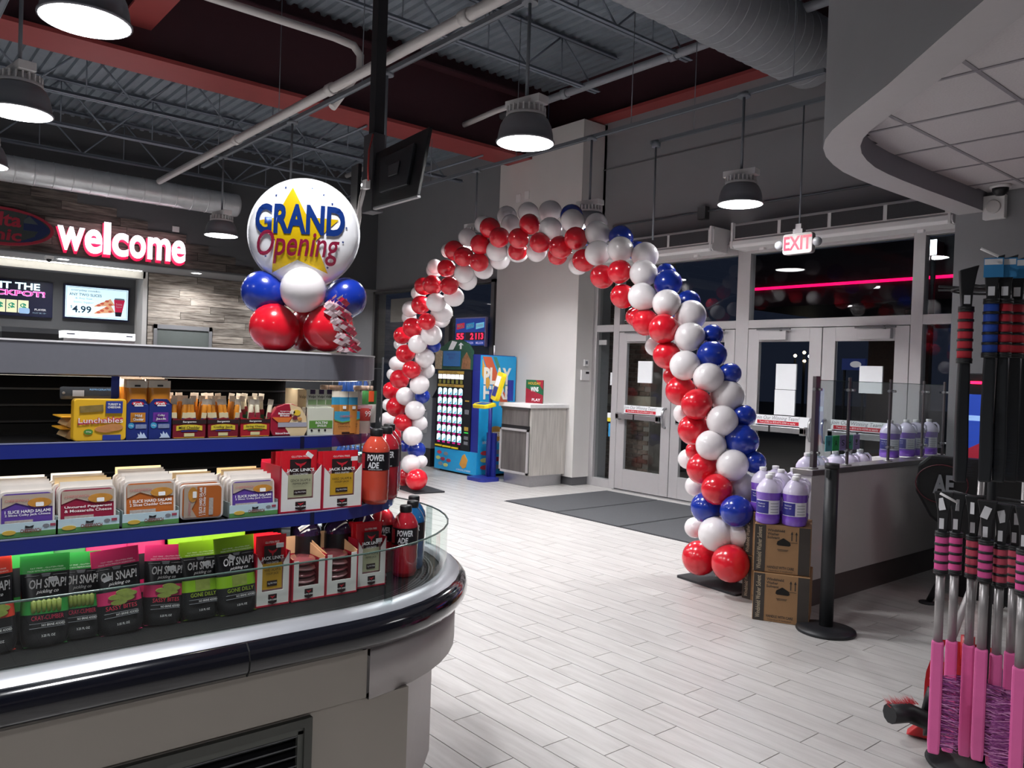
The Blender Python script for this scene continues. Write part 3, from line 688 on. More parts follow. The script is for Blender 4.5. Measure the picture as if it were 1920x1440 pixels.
# ================================================================== WEST WALL: sign, screens
ws_ = thing('welcome_sign', 'glowing white welcome letters with a red halo on the barn wood fascia', 'sign', (XF+.10, 2.6, 3.355), math.pi/2)
LET = M('lit white letters', '#fff4ff', .4, emit=2.2); HALO = M('red letter halo', '#d0104a', .4, emit=.55); NAVY = M('navy letter return', '#1c1a52', .5, noise=.02)
xs = [(0, .40), (.40, .665), (.685, .79), (.815, 1.07), (1.085, 1.345), (1.375, 1.755), (1.775, 2.01)]
for ch, (a, b) in zip('welcome', xs):
    z1 = .535 if ch == 'l' else .385; z0 = 0 if ch in 'wlm' else -.012
    l_ = tbox(ch, ws_, a, b, z0, z1, -.03, LET, offset=.028, extrude=.01, name='letter')
    tbox(ch, l_, 0, 1, 0, 1, 0, HALO, offset=.04, name='halo')
    h = l_.children[0]; h.parent = ws_; h.location = ((a+b)/2, .03, (z0+z1)/2-.03); h.rotation_euler = (math.pi/2, 0, 0)
    h.scale = (l_.scale[0]*1.04, l_.scale[1]*1.03, 1); h.name = 'letter_halo'
lg = thing('oval_logo_sign', 'unlit oval logo sign with red rim left of the welcome letters', 'sign', (XF+.05, 1.83, 3.62), math.pi/2)
dk_red = M('unlit red sign face', '#a3283c', .4, noise=.04); dk_blue = M('unlit blue sign face', '#1c2a55', .4); dk_grey = M('unlit grey sign face', '#4b5557', .4)
MB().prism(ell(.73, .295), -.06, .03).build('oval_rim', dk_red, lg); MB().prism(ell(.675, .25), -.068, -.06).build('oval_face', M('dark sign face', '#39413f', .5), lg)
MB().prism([(.30, .12), (.36, .21), (.42, .20), (.55, .125), (.66, .03), (.67, 0), (.66, -.03), (.55, -.13), (.42, -.2), (.30, -.225), (.2, -.24), (.45, -.12), (.5, -.03), (.3, -.03)], -.074, -.068).build('blue_nose', dk_blue, lg)
MB().prism([(.3, .13), (.38, .2), (.5, .08), (.3, .08)], -.076, -.074).build('window_flash', dk_grey, lg)
tbox('Delta', lg, -.42, .27, .0, .22, -.075, dk_red, offset=.03, shear=.1); tbox('Sonic', lg, -.42, .28, -.22, -.03, -.075, dk_red, offset=.03, shear=.1)
for i, d in enumerate(DOWN[:2]):
    t = thing('downlight', 'recessed round downlight under the soffit %s' % ('below the welcome letters' if i == 0 else 'near the plank wall door'), 'lamp', (-15.2, d[1], 3.262))
    MB().lathe([(.11, 0), (.11, -.006), (.085, -.006), (.085, 0)], 24, caps=False).build('trim_ring', white_p, t, fix=False); MB().lathe([(0, -.001), (.085, -.001)], 24).build('lens', lampwhite, t, fix=False)
dm = thing('dome_camera', 'small dome camera under the soffit left of the downlight', 'camera', (-14.95, 2.55, 3.262))
MB().box(-.06, .06, -.06, .06, -.05, 0).build('dome_base', white_p, dm); MB().sphere((0, 0, -.06), .04).build('dome', black_p, dm)
def menu_screen(label, y0, z0, w_, h_):
    t = thing('menu_screen', label, 'screen', (XS, y0, z0), math.pi/2)
    MB().box(0, w_, -.07, -.01, 0, h_).build('screen_panel', M('screen bezel', '#141a3a', .3), t, bevel=.004); return t
SCRW = M('screen glow blue white', '#c9e6f2', .3, emit=.95); SB = M('screen dark blue text', '#14344c', .4, noise=0); SGY = M('screen pale text', '#9dbccb', .4, noise=0)
m1 = menu_screen('menu screen showing pizza slices and a price of 4.99', 3.03, 2.325, 1.115, .625)
MB().box(.03, 1.085, -.072, -.07, .03, .595).build('display', SCRW, m1)
fr = MB()
for a, b, c, d in ((.045, 1.07, .045, .05), (.045, 1.07, .575, .58), (.045, .05, .045, .58), (1.065, 1.07, .045, .58)): fr.box(a, b, -.0735, -.072, c, d)
fr.build('display_border', SB, m1)
tbox('everyday combo', m1, .12, .60, .50, .545, -.0735, SB); tbox('ANY TWO SLICES', m1, .09, .63, .425, .475, -.0735, SB, offset=.01)
tbox('& Any Size', m1, .19, .47, .355, .40, -.0735, SGY); tbox('Sonic Sipper', m1, .16, .50, .285, .33, -.0735, SGY)
tbox('$', m1, .115, .145, .19, .245, -.0735, SB); tbox('4.99', m1, .145, .46, .115, .245, -.0735, SB, offset=.02)
piz = M('screen pizza', '#d9a37c', .4, emit=.55); pep = M('screen pepperoni', '#c35a45', .4, emit=.5)
for (zb, sc) in ((.11, 1), (.24, .85)):
    p_ = MB().prism([(.5, zb), (.52, zb+.03), (.78, zb+.2*sc), (.86, zb+.05)], -.0738, -.072).build('pizza_picture', piz, m1)
    for cx, cz in ((.64, zb+.07), (.72, zb+.12), (.78, zb+.06), (.58, zb+.035)): MB().prism(ell(.035, .022, 12, cx, cz), -.0745, -.0738).build('pepperoni_picture', pep, m1)
cp = MB().prism([(.87, .09), (.97, .09), (1.03, .40), (.84, .40)], -.0748, -.072).build('cup_picture', M('screen cup red', '#c0204a', .4, emit=.5), m1)
MB().prism([(.875, .09), (.965, .09), (.985, .17), (.86, .17)], -.0755, -.0748).build('cup_base_picture', M('screen cup dark', '#1a2236', .4), m1)
MB().prism([(.845, .40), (1.025, .40), (1.015, .43), (.855, .43)], -.0755, -.0748).build('cup_lid_picture', SGY, m1)
tbox('Sonic', m1, .875, .985, .30, .34, -.0757, ink_w); tbox('Sipper', m1, .875, .985, .25, .285, -.0757, ink_w)
m2 = menu_screen('dark menu screen with hit the jackpot and slot reels', 1.70, 2.31, 1.16, .63)
tbox('HIT THE', m2, .20, .955, .47, .59, -.072, M('screen white text', '#d9f6ff', .4, emit=1.2), offset=.03)
tbox('JACKPOT!', m2, -.06+.1, 1.04, .325, .455, -.072, M('screen pink text', '#ff9be6', .4, emit=1.1), offset=.05); tbox('JACKPOT!', m2, .055, 1.035, .335, .445, -.0735, M('screen magenta text', '#b8217f', .4, emit=.8), offset=.0)
reel = M('screen reel', '#d8d9b0', .4, emit=.6); dol = M('screen green', '#16886a', .4, emit=.4)
for k in range(4):
    a = .0+.175*k+.1; MB().box(a, a+.16, -.0725, -.07, .06, .28).build('reel_picture', reel, m2); tbox('$', m2, a+.03, a+.13, .09, .23, -.074, dol, offset=.04)
MB().prism(rr(.17, .1, .03, 4, .72, .1), -.0745, -.072).build('coins_picture', M('screen coins', '#8fb0d2', .4, emit=.4), m2)
tbox('PLAYER', m2, .88, 1.06, .115, .15, -.072, ink_w, offset=.02); tbox('MUST BE 18+', m2, .85, 1.06, .06, .085, -.072, SGY)
wm = thing('food_warmer', 'food warmer with a lit white header strip below the pizza menu screen', 'food warmer', (-14.5, 2.70, 0), math.pi/2)
MB().box(0, 1.07, -.02, .5, .9, 1.93).build('body', steel, wm); MB().box(0, 1.07, -.05, .5, 1.93, 2.045).build('lit_header', M('lit warmer header', '#ffffff', .4, emit=1.6), wm)
MB().box(.04, .16, -.053, -.05, 1.985, 2.005).box(.93, 1.03, -.053, -.05, 1.985, 2.005).build('header_label', M('header label', '#3b3f6a', .4), wm)
tbox('HOT FRESH PIZZA', wm, .2, .88, 1.985, 2.003, -.052, ink_grey)
cm_ = thing('coffee_machine', 'dark machine with a silver top left of the lit food warmer', 'machine', (-14.5, 1.86, 0), math.pi/2)
MB().box(0, .78, 0, .5, .9, 1.98).build('body', black_m, cm_); MB().prism([(0, 1.98), (.5, 1.98), (.44, 2.06), (.04, 2.06)], 0.0, .78, 'x').build('sloped_top', M('grey machine top', '#8c8f93', .35, metal=.4), cm_)
kc = struct('trim_2'); MB().box(-14.9, -13.9, -3, 7.2, 0, .9).build('service_counter', paint_dark, kc)
# ================================================================== LOTTERY CORNER
lm = thing('lottery_machine', 'tall blue and black lottery ticket vending machine left of the cabinet', 'vending machine', (-10.11, 7.38, 0))
cyan = M('cyan printed panel', '#1fa3df', .35, noise=.04); navyb = M('royal blue panel', '#27318f', .35, noise=.04); blackp = M('black machine front', '#15161c', .3)
MB().box(-.555, .555, .0, .70, .04, 1.62).build('cabinet', navyb, lm, bevel=.008)
MB().box(-.56, .56, -.02, .02, .03, .375).build('kick_panel', cyan, lm, bevel=.006)
MB().box(-.555, .37, -.02, .0, .375, 1.63).build('front_panel', blackp, lm)
MB().box(.2, .37, -.026, -.02, .45, 1.6).build('pay_panel', M('pay panel', '#202128', .35), lm)
MB().box(-.5, .5, .05, .65, 0, .04).build('plinth', black_m, lm)
sd = MB().box(.556, .562, .0, .70, .04, 1.86).build('side_panel', cyan, lm)
MB().box(.37, .556, .0, .68, 1.62, 1.87).build('side_cap', navyb, lm)
MB().prism([(.03, 1.84), (.2, 1.84), (.58, 1.1), (.56, .92), (.3, 1.3)], .562, .565, 'x').build('orange_stripe', M('orange stripe', '#d9623f', .4), sd)
MB().prism([(.24, 1.84), (.30, 1.84), (.6, 1.26), (.58, 1.12)], .562, .5665, 'x').build('green_stripe', M('green stripe', '#4c8f76', .4), sd)
MB().prism([(.03, 1.8), (.03, 1.56), (.14, 1.34), (.2, 1.44)], .562, .5665, 'x').build('yellow_stripe', M('yellow stripe', '#e0a744', .4), sd)
tbox('PLAY', lm, .06, .60, 1.42, 1.68, .569, M('cream lettering', '#f3efe4', .5), 'right', offset=.04); tbox('HERE', lm, .06, .60, 1.19, 1.40, .569, MATS['cream lettering'], 'right', offset=.04)
MB().prism(ell(.15, .12, 20, .33, .66), .562, .567, 'x').build('lottery_emblem', M('gold emblem', '#b88a3c', .4), sd); tbox('LOTTERY', lm, .18, .48, .62, .69, .57, ink_w, 'right', offset=.02)
tbox('BECAUSE IT PULLS UP', lm, .08, .6, .51, .55, .568, ink_w, 'right')
rg = random.Random(11); LOGC = [('#c73a4a', '#e8e8f0'), ('#e8e8f0', '#8a8f99'), ('#d6d77b', '#2f7a45'), ('#e9eef4', '#b03050')]
for k, (y, z) in enumerate(((.14, .37), (.38, .38), (.14, .26), (.38, .27), (.14, .15), (.36, .15))):
    MB().prism(ell(.09, .035, 14, y, z), .562, .566, 'x').build('game_logo', M('logo %d' % (k % 4), LOGC[k % 4][k % 2], .5), sd)
for k, (x, z) in enumerate(((-.42, .30), (-.24, .29), (-.45, .21), (-.32, .20), (-.16, .19), (-.38, .12), (-.24, .11))):
    MB().prism(ell(.06, .028, 14, x, z), -.025, -.02).build('game_logo', M('logo %d' % (k % 4), LOGC[k % 4][k % 2], .5), lm)
MB().prism([(.13, .16), (.2, .3), (.26, .33), (.34, .24), (.3, .13), (.22, .10)], -.025, -.02).build('gold_flame', M('gold flame', '#d99a3e', .4), lm)
tbox('A CHANCE FULL OF WINNERS', lm, .05, .42, .06, .09, -.023, ink_w)
tk = M('lit ticket window', '#c9ecf7', .3, emit=1.1); tk2 = M('lit ticket art', '#5aa8c4', .3, emit=.5); pk = M('pink price tag', '#c8207e', .4, emit=.4); goldb = M('gold header bar', '#c8a44a', .4)
MB().box(-.52, .17, -.024, -.02, 1.56, 1.605).box(-.52, .17, -.024, -.02, 1.355, 1.395).build('header_bar', goldb, lm)
tbox('SCRATCH-OFF GAMES', lm, -.35, .0, 1.57, 1.595, -.025, ink); tbox('NEW GAMES', lm, -.26, -.06, 1.364, 1.386, -.025, ink)
for c in range(6):
    x = -.465+c*.115
    MB().box(x-.047, x+.047, -.024, -.02, 1.48, 1.55).build('ticket_window', M('white lit window', '#fff7f2', .3, emit=1.5), lm); MB().box(x-.03, x+.03, -.024, -.02, 1.405, 1.465).build('ticket_label', M('olive label', '#8a8a3e', .5), lm)
wmesh = MB().prism([(-.05, -.055), (.05, -.055), (.05, .025), (.035, .045), (0, .052), (-.035, .045), (-.05, .025)], -.004, 0).mesh('ticket_window', tk)
amesh = MB().prism([(-.03, -.05), (.045, -.05), (.04, .0), (.02, -.02)], -.0055, -.004).mesh('ticket_art', tk2); pmesh = MB().box(-.035, .035, -.004, 0, -.012, .012).mesh('price_tag', pk)
for r in range(6):
    for c in range(5):
        x, z = -.455+c*.138, 1.285-r*.147
        link('ticket_window', wmesh, lm, 0, (x, -.02, z)); link('ticket_art', amesh, lm, 0, (x, -.02, z)); link('price_tag', pmesh, lm, 0, (x, -.02, z-.077))
yel = M('yellow plastic', '#f0d51e', .4, noise=.03)
MB().box(-.54, .12, -.035, -.0, .385, .44).build('ticket_slot', black_p, lm); MB().box(-.53, -.34, -.04, -.03, .40, .425).box(-.32, -.1, -.04, -.03, .395, .42).box(-.08, .1, -.04, -.03, .39, .415).build('slot_lip', yel, lm)
for z, h, m_ in ((1.15, .02, goldb), (.98, .07, ink_grey), (.72, .06, goldb), (.66, .015, M('green lit slot', '#35c24a', .4, emit=.8)), (.58, .05, ink_grey), (.5, .05, ink_grey)): MB().box(.235, .335, -.031, -.026, z-h/2, z+h/2).build('pay_slot', m_, lm)
cr = MB().prism([(-.6, 1.63), (.36, 1.63), (.36, 1.92), (.25, 2.03), (.05, 2.1), (-.2, 2.09), (-.4, 2.0), (-.6, 1.95)], -.03, .02).build('crown_panel', M('green header panel', '#2e5a45', .5, noise=.2, nscale=6), lm)
MB().box(-.36, .08, -.05, -.03, 1.68, 1.92).build('crown_screen', M('dim blue display', '#29588c', .25, emit=.25), lm)
tbox('CHECK YOUR', cr, -.26, -.02, 1.85, 1.88, -.052, navyb); tbox('TICKET', cr, -.22, -.06, 1.79, 1.83, -.052, navyb)
MB().prism([(-.6, 1.63), (-.42, 1.63), (-.4, 1.92), (-.6, 1.95)], -.037, -.03).build('newsprint_art', M('newsprint art', '#b5a184', .6, noise=.5, nscale=30), lm)
MB().prism([(.12, 1.64), (.34, 1.64), (.34, 1.78), (.24, 1.9), (.14, 1.8)], -.037, -.03).build('winner_art', M('winner art', '#a3724e', .6, noise=.5, nscale=20), lm)
MB().prism([(-.25, 1.94), (-.12, 1.94), (-.02, 2.06), (-.15, 2.08)], -.036, -.03).prism([(.06, 1.95), (.1, 1.95), (.1, 2.01), (.15, 2.01), (.08, 2.05), (.02, 2.01), (.06, 2.01)], -.036, -.03).build('white_art', paper, lm)
MB().cyl((.5, .3, 1.87), (.5, .3, 2.02), .012, n=8).build('antenna', white_p, lm)
jk = thing('jackpot_sign', 'lit blue jackpot sign with red digits hung in the dark window', 'sign', (-11.55, 8.36, 2.06), math.radians(3))
MB().box(0, .82, -.03, 0, 0, .47).build('sign_panel', M('jackpot blue', '#2547a8', .4, emit=.35), jk, bevel=.004); MB().box(.80, .83, -.035, .01, -.02, .49).box(0, .83, -.035, .01, .47, .49).build('sign_frame', M('lilac frame', '#a99fd0', .4), jk)
for k, (nm, v) in enumerate((('MEGA', '55'), ('LOTTO', '2'), ('POWER', '113'))):
    x = .02+k*.262
    MB().box(x, x+.245, -.034, -.03, .09, .23).build('digit_panel', M('dark red digit panel', '#3a0a1c', .3, emit=.15), jk)
    tbox(v, jk, x+(.02 if len(v) > 1 else .14), x+.225, .105, .215, -.036, M('red digits', '#ff2348', .4, emit=2.0), offset=.03); tbox('MILLION', jk, x+.03, x+.22, .025, .065, -.033, M('lilac lettering', '#cfc6f0', .4, emit=.6), offset=.01)
    MB().prism([(x+.02, .28), (x+.23, .31), (x+.23, .40), (x+.02, .38)], -.035, -.03).build('game_badge', M('badge %d' % k, ('#c42a44', '#2a8fbf', '#7fd0ee')[k], .4, emit=.5), jk); tbox(nm, jk, x+.04, x+.215, .315, .365, -.037, ink_w, offset=.02)
# ticket checker stand in front of the machine
ts = thing('ticket_checker', 'yellow ticket checker on a dark blue stand between machine and cabinet', 'kiosk', (-9.30, 7.30, 0))
MB().prism(rr(.42, .36, .08), 0, .05, 'z').build('base', navyb, ts); MB().cyl((0, .1, .05), (0, .1, 1.35), .03, n=10).box(-.1, .1, .12, .16, .05, .7).build('post', navyb, ts)
tr = MB().prism([(-.22, 0), (-.16, -.09), (.12, -.09), (.16, -.05), (.16, .1), (-.18, .1)], 0, .055, 'z').build('tray', yel, ts, bevel=.008, loc=(.13, -.12, 1.09), rot=(math.radians(12), 0, 0))
MB().box(-.13, .1, -.06, .07, .055, .058).build('tray_display', M('blue tray display', '#2f5390', .3), tr)
tb = MB().prism(rr(.27, .42, .05), -.03, .03).build('tablet_frame', yel, ts, bevel=.006, loc=(.27, .02, 1.40), rot=(math.radians(-14), math.radians(6), math.radians(-22)))
MB().box(-.10, .08, -.034, -.03, .0, .15).build('tablet_display', M('lit tablet display', '#cfcde0', .3, emit=.5), tb); MB().box(-.10, .08, -.034, -.03, -.15, -.01).build('tablet_panel', navyb, tb)
MB().tube([(0, .1, 1.2), (.12, .02, 1.25), (.25, .03, 1.3)], .02, 8).build('arm', navyb, ts); MB().box(.38, .44, .1, .16, 1.2, 1.5).build('rear_panel', navyb, ts)
# litter cabinet
lwood = wood_mat('pale wood laminate', '#a9a49d', '#cfcac3', 'z', 2.2, .5, 16, .02, .03)
dwood = wood_mat('smoked wood laminate', '#4a4645', '#6b6664', 'z', 1.6, .45, 10, .03, .03)
cb_ = thing('litter_cabinet', 'pale wood cabinet with a dark door in front of the pale column', 'cabinet', (-9.03, 7.40, 0))
MB().box(0, .63, .02, .70, .16, 1.12).build('body', lwood, cb_); MB().box(.02, .6, .06, .66, 0, .16).build('plinth', steel, cb_)
MB().box(-.03, .67, -.04, .74, 1.12, 1.175).build('counter_top', white_p, cb_, bevel=.006)
dr = MB().box(.0, .61, -.005, .02, .2, .80).build('door', dwood, cb_); MB().box(-.01, .62, -.02, .0, .78, .81).box(-.01, .62, -.02, .0, .17, .2).box(-.01, .02, -.02, .0, .17, .81).box(.585, .62, -.02, .0, .17, .81).build('door_frame', alu, dr)
MB().box(.0, .61, 0, .02, .8, .86).build('chute_gap', ink, cb_); MB().box(.02, .6, -.012, .01, .86, 1.09).build('chute_flap', dwood, cb_); MB().box(.0, .61, -.016, .02, 1.09, 1.12).build('top_rail', alu_d, cb_)
cd = thing('sign_card', 'small red and green sign card standing on the pale cabinet', 'sign', (-8.72, 7.75, 1.175), math.radians(8))
MB().box(-.165, .165, -.006, .006, 0, .34).build('card', M('card green', '#1f6b45', .5, noise=.3, nscale=8), cd)
MB().prism([(-.165, 0), (.165, 0), (.165, .12), (-.165, .22)], -.008, -.006).prism([(.02, .34), (.165, .34), (.165, .2)], -.008, -.006).build('red_field', M('card red', '#9c2236', .5), cd)
tbox('HOLIDAY', cd, -.12, .12, .27, .31, -.0095, ink_gold, offset=.02); tbox('WINS', cd, -.07, .08, .17, .24, -.0095, ink_w, offset=.03); tbox('PLAY', cd, -.04, .12, .03, .07, -.0095, ink_w, offset=.02)
at = thing('cash_machine', 'grey cash machine standing behind the left foot of the balloon arch', 'cash machine', (-11.62, 7.5, 0))
MB().box(0, .62, 0, .6, .3, 1.15).build('body', M('grey machine shell', '#84888d', .4), at, bevel=.01); MB().box(.0, .62, .0, .6, 0, .3).build('plinth', black_m, at)
MB().prism([(0, 1.15), (.6, 1.15), (.6, 1.55), (.25, 1.55)], 0.0, .62, 'x').build('sloped_top', M('dark machine top', '#3d4147', .35), at); MB().box(.12, .5, -.012, 0, .55, .9).build('access_door', M('light grey door', '#a3a5a7', .4), at)
MB().box(.4, .44, -.02, -.012, .7, .76).build('lock', steel, at)
wr = thing('wire_rack', 'dark wire rack with bottled water behind the cooler end', 'rack', tuple(at_y(719, 850, 5.0)*np.array([1, 1, 0])+np.array([-.85, 0, 0])), 0)
r_ = MB()
for x in (-.5, .3):
    for y in (0, .28): r_.cyl((x, y, 0), (x, y, 1.75), .012, n=6)
for z in (.3, .75, 1.2, 1.6):
    for y in np.linspace(0, .28, 4): r_.cyl((-.5, y, z), (.3, y, z), .006, n=5)
    r_.cyl((-.5, 0, z+.08), (.3, 0, z+.08), .006, n=5)
r_.build('rack_wires', black_m, wr)
wb = M('blue water bottle', '#2b4a86', .15, coat=.3); wrx = wr.location
bt0 = None; i = 0
for z in (.306, .756, 1.206):
    for x in (-.4, -.28, -.16, -.04, .08, .2):
        if bt0 is None:
            bt0 = thing('water_bottle', '', 'bottle', (0, 0, 0), group='bottled water on the wire rack')
            MB().lathe([(.0, 0), (.045, 0), (.048, .02), (.048, .2), (.02, .26), (.018, .28), (0, .28)], 12).build('bottle_body', wb, bt0); MB().cyl((0, 0, .28), (0, 0, .3), .02, n=10).build('cap', M('blue cap', '#6fa0d8', .4), bt0)
            b = bt0; b.location = (wrx.x+x, wrx.y+.08, z)
        else: b = dup(bt0, (wrx.x+x, wrx.y+.08, z))
        i += 1; b['label'] = '%s blue water bottle from the left on the %s shelf of the wire rack' % (('first', 'second', 'third', 'fourth', 'fifth', 'sixth')[(i-1) % 6], {.306: 'lowest', .756: 'middle', 1.206: 'upper'}[z])
# ================================================================== OPEN COOLER
CX, CY = -2.95, 1.18
def stad(R, z, y0=-1.3, n=26, a0=0.0):
    pts = []
    if a0 == 0: pts = [(CX+R, y0+(CY-y0)*k/3, z) for k in range(3)]
    pts += [(CX+R*math.cos(t), CY+R*math.sin(t), z) for t in np.linspace(a0, math.pi-a0*0, n)]
    pts += [(CX-R, CY+(y0-CY)*k/3, z) for k in range(1, 4)]
    return pts
def ring(prof, name, m, par, smooth=True, **kw):
    return MB().loft([stad(R, z, **kw) for R, z in prof], smooth=smooth).build(name, m, par, fix=False)
ck = thing('open_cooler', 'round ended open refrigerated cooler with two blue edged shelves and glass guard', 'cooler', (0, 0, 0))
beige = M('warm grey cooler panel', '#a39c93', .45, metal=.15, noise=.03, nscale=4)
bp = [(-2.19, -1.3), (-2.19, 1.43), (-2.58, 1.80), (-3.32, 1.80), (-3.71, 1.43), (-3.71, -1.3)]
MB().prism(bp[1:5]+[(-3.71, 1.42), (-2.19, 1.42)], .1, .6, 'z').build('base_end', M('end panel grey', '#b3adab', .45, metal=.15, noise=.03), ck)
for q in ((-1.3, -.9, .1, .572), (1.08, 1.425, .1, .572), (-.9, 1.08, .1, .12), (-.9, 1.08, .566, .572)): MB().box(-2.195, -2.17, *q).build('base_panel', beige, ck)
MB().prism([(a*.97+CX*.03, b-.03) for a, b in bp], 0, .1, 'z').build('toe_kick', black_m, ck)
MB().box(-2.19, -2.158, -1.3, 1.262, .578, .735).build('apron_panel', beige, ck)
ring([(.76, .572), (.803, .572), (.803, .735), (.78, .735)], 'apron_end', M('end panel grey', '#b3adab', .45), ck, a0=.11)
ring([(.78, .735), (.79, .735), (.79, .75), (.78, .755)], 'bumper_strip', alu_d, ck)  # thin grey strip from bumper underside to panel
ring([(.80, .738), (.83, .742), (.845, .765), (.848, .79), (.84, .815), (.82, .833), (.80, .836)], 'bumper', black_g, ck)
MB().prism([(CX+R+.0012, z) for R, z in ((.80, .738), (.83, .742), (.845, .765), (.848, .79), (.84, .815), (.82, .833))]+[(CX+.80, .83)], .862, .866).build('bumper_joint', M('joint line', '#000002', .8), ck)
ring([(.815, .835), (.80, .848), (.775, .857), (.755, .857), (.745, .85), (.745, .80)], 'silver_rail', M('satin silver rail', '#a2a4aa', .38, metal=.4, noise=.02), ck)
ring([(.765, .85), (.765, 1.02)], 'glass_guard', glass_g, ck)
ring([(.762, 1.018), (.768, 1.018), (.768, 1.022), (.762, 1.022)], 'glass_rim', glass_e, ck)
for q, nm in (((-2.19, 1.35), 'glass_clip'), ((-2.83, 1.935), 'glass_clip')): MB().box(q[0]-.006, q[0]+.006, q[1]-.012, q[1]+.012, .852, 1.02).build(nm, glass_mat('clear clip', (.75, .8, .8), 1.5), ck)
ring([(.745, .83), (.02, .83)], 'deck', M('slate deck plates', '#0c0d0f', .65, spec=.2, noise=.2, nscale=30), ck, smooth=False)
v_ = MB()
for k in range(5): v_.loft([stad(.66+.012*k, .8315), stad(.665+.012*k, .8315)], smooth=False)
v_.build('air_vent_slats', M('vent slat', '#2c2e31', .4, metal=.3), ck, fix=False)
hx = MB(); rg = random.Random(1)
for a in np.linspace(.75, 1.9, 26):
    for k in range(5):
        R = .60+.022*k; t = a+(.02 if k % 2 else 0); hx.lathe([(0, .8318), (.0075, .8318)], 6, (CX+R*math.cos(t), CY+R*math.sin(t), 0))
h_ = hx.build('honeycomb_vent', M('vent hole', '#050506', .8), ck, fix=False); h_['kind'] = 'stuff'
ring([(.13, .83), (.13, 1.56)], 'core_wall', M('core wall black', '#060607', .8, spec=.15), ck, smooth=False)
sl = MB()
for z in (.95, 1.0, 1.19, 1.23, 1.40, 1.45, 1.50): sl.loft([stad(.13, z), stad(.138, z), stad(.138, z+.006), stad(.13, z+.006)], smooth=False)
sl.build('core_slats', M('core slat', '#151517', .4, metal=.2), ck, fix=False)
blue_e = M('blue price rail', '#1d2c86', .3, coat=.3, noise=.05)
for (R, zt) in ((.46, 1.365), (.55, 1.125)):
    s_ = ring([(.13, zt-.004), (R-.004, zt-.004), (R-.004, zt-.03), (.13, zt-.03)], 'shelf', M('black shelf', '#1b1c20', .35, metal=.3), ck, smooth=False)
    p_ = MB().loft([stad(R, zt-.04), stad(R+.003, zt-.04), stad(R+.003, zt), stad(R, zt)], smooth=False).build('price_rail', blue_e, s_, fix=False)
    MB().loft([stad(R+.0035, zt-.001), stad(R+.0035, zt+.002), stad(R-.003, zt+.002)], smooth=False).build('rail_edge', M('clear rail edge', '#8d93b5', .2), s_, fix=False)
    MB().box(CX+R+.0025, CX+R+.005, 1.172, 1.186, zt-.041, zt).build('rail_joint', M('rail joint', '#10143a', .4), s_)
    l_ = MB().loft([stad(R-.05, zt-.033), stad(R-.035, zt-.033)], smooth=False).build('light_strip', M('cooler light strip', '#fff3e2', .4, emit=2), s_, fix=False)
cang = M('dark brushed canopy', '#85868f', .42, metal=.35, noise=.04, nscale=60)
ring([(.13, 1.553), (.455, 1.553), (.462, 1.556), (.462, 1.642), (.455, 1.645), (.0, 1.645)], 'canopy', cang, ck, smooth=False)
ring([(.459, 1.643), (.464, 1.643), (.464, 1.648), (.459, 1.648)], 'canopy_trim', M('white canopy trim', '#f2f0f4', .4), ck, smooth=False)
ring([(.38, 1.549), (.40, 1.549)], 'light_strip', M('cooler light strip', '#fff3e2', .4, emit=2), ck, smooth=False)
# return air grille with its slats
gr = MB().box(-2.176, -2.15, -.9, -.875, .12, .566).box(-2.176, -2.15, 1.055, 1.08, .12, .566).box(-2.176, -2.15, -.875, 1.055, .54, .566).box(-2.176, -2.15, -.875, 1.055, .12, .14).build('louver_frame', M('dark louver frame', '#4f504c', .4, metal=.3), ck)
MB().box(-2.172, -2.158, -.875, 1.055, .52, .542).box(-2.172, -2.158, 1.038, 1.056, .14, .53).build('louver_panel', M('grey green louver panel', '#5b5d58', .45, metal=.2), gr)
MB().box(-2.24, -2.20, -.9, 1.08, .12, .566).build('louver_dark', ink, gr)
slm = MB(); slm.M = Matrix.Rotation(math.radians(-32), 4, 'Y'); slm.box(-.022, .018, -.87, 1.038, -.0015, .0015); slm.M = None
sme = slm.mesh('slat', M('louver slat', '#8b8d8f', .3, metal=.5))
for k in range(13): link('slat', sme, gr, 0, (-2.178, 0, .505-.029*k))
# lights inside the cooler
for (R, z, p) in ((.37, 1.545, 1.5), (.40, 1.327, 1.9), (.49, 1.087, 1.9)):
    area_rect((CX+R, 0.35, z), .03, 1.8, p, (0, math.radians(18), 0), (1, .95, .88), 150, 'cooler_strip_light')
    area_rect((CX+.12, CY+R-.08, z), .5, .03, p*.4, (math.radians(-14), 0, 0), (1, .95, .88), 150, 'cooler_strip_light')
# ================================================================== GOODS ON THE COOLER
Z1, Z2, Z3 = 1.3665, 1.1265, .832
HALF = math.pi/2
def place(name, label, cat, X, xl, xr, z, ymid, group=None, rz=HALF, push=0.0):
    """thing on a shelf: returns it with its width measured in the photograph"""
    a = at_x(xl, ymid, X); b = at_x(xr, ymid, X)
    t = thing(name, label, cat, (X-push, (a[1]+b[1])/2, z), rz, group); return t, b[1]-a[1]
def hz(X, x, ytop, z): return at_x(x, ytop, X)[2]-z
film = glass_mat('clear film', (.92, .92, .93), 2.2, .12)
def lens(mb, w_, rowsz, thick, n=10, x0=0):
    """soft pouch wall between heights, thickness by height"""
    rings = []
    for z, t, ww in rowsz:
        rg_ = []
        for j in range(2*n):
            a = 2*math.pi*j/(2*n); x = ww/2*math.cos(a); y = -t/2*math.sin(a)
            x = math.copysign(abs(math.cos(a))**.55, math.cos(a))*ww/2
            rg_.append((x+x0, y, z))
        rings.append(rg_)
    mb.loft(rings, closed=True)
POUCHC = {'red': '#c23a2c', 'green': '#2b8038', 'pink': '#b8275c', 'lime': '#769f1a'}
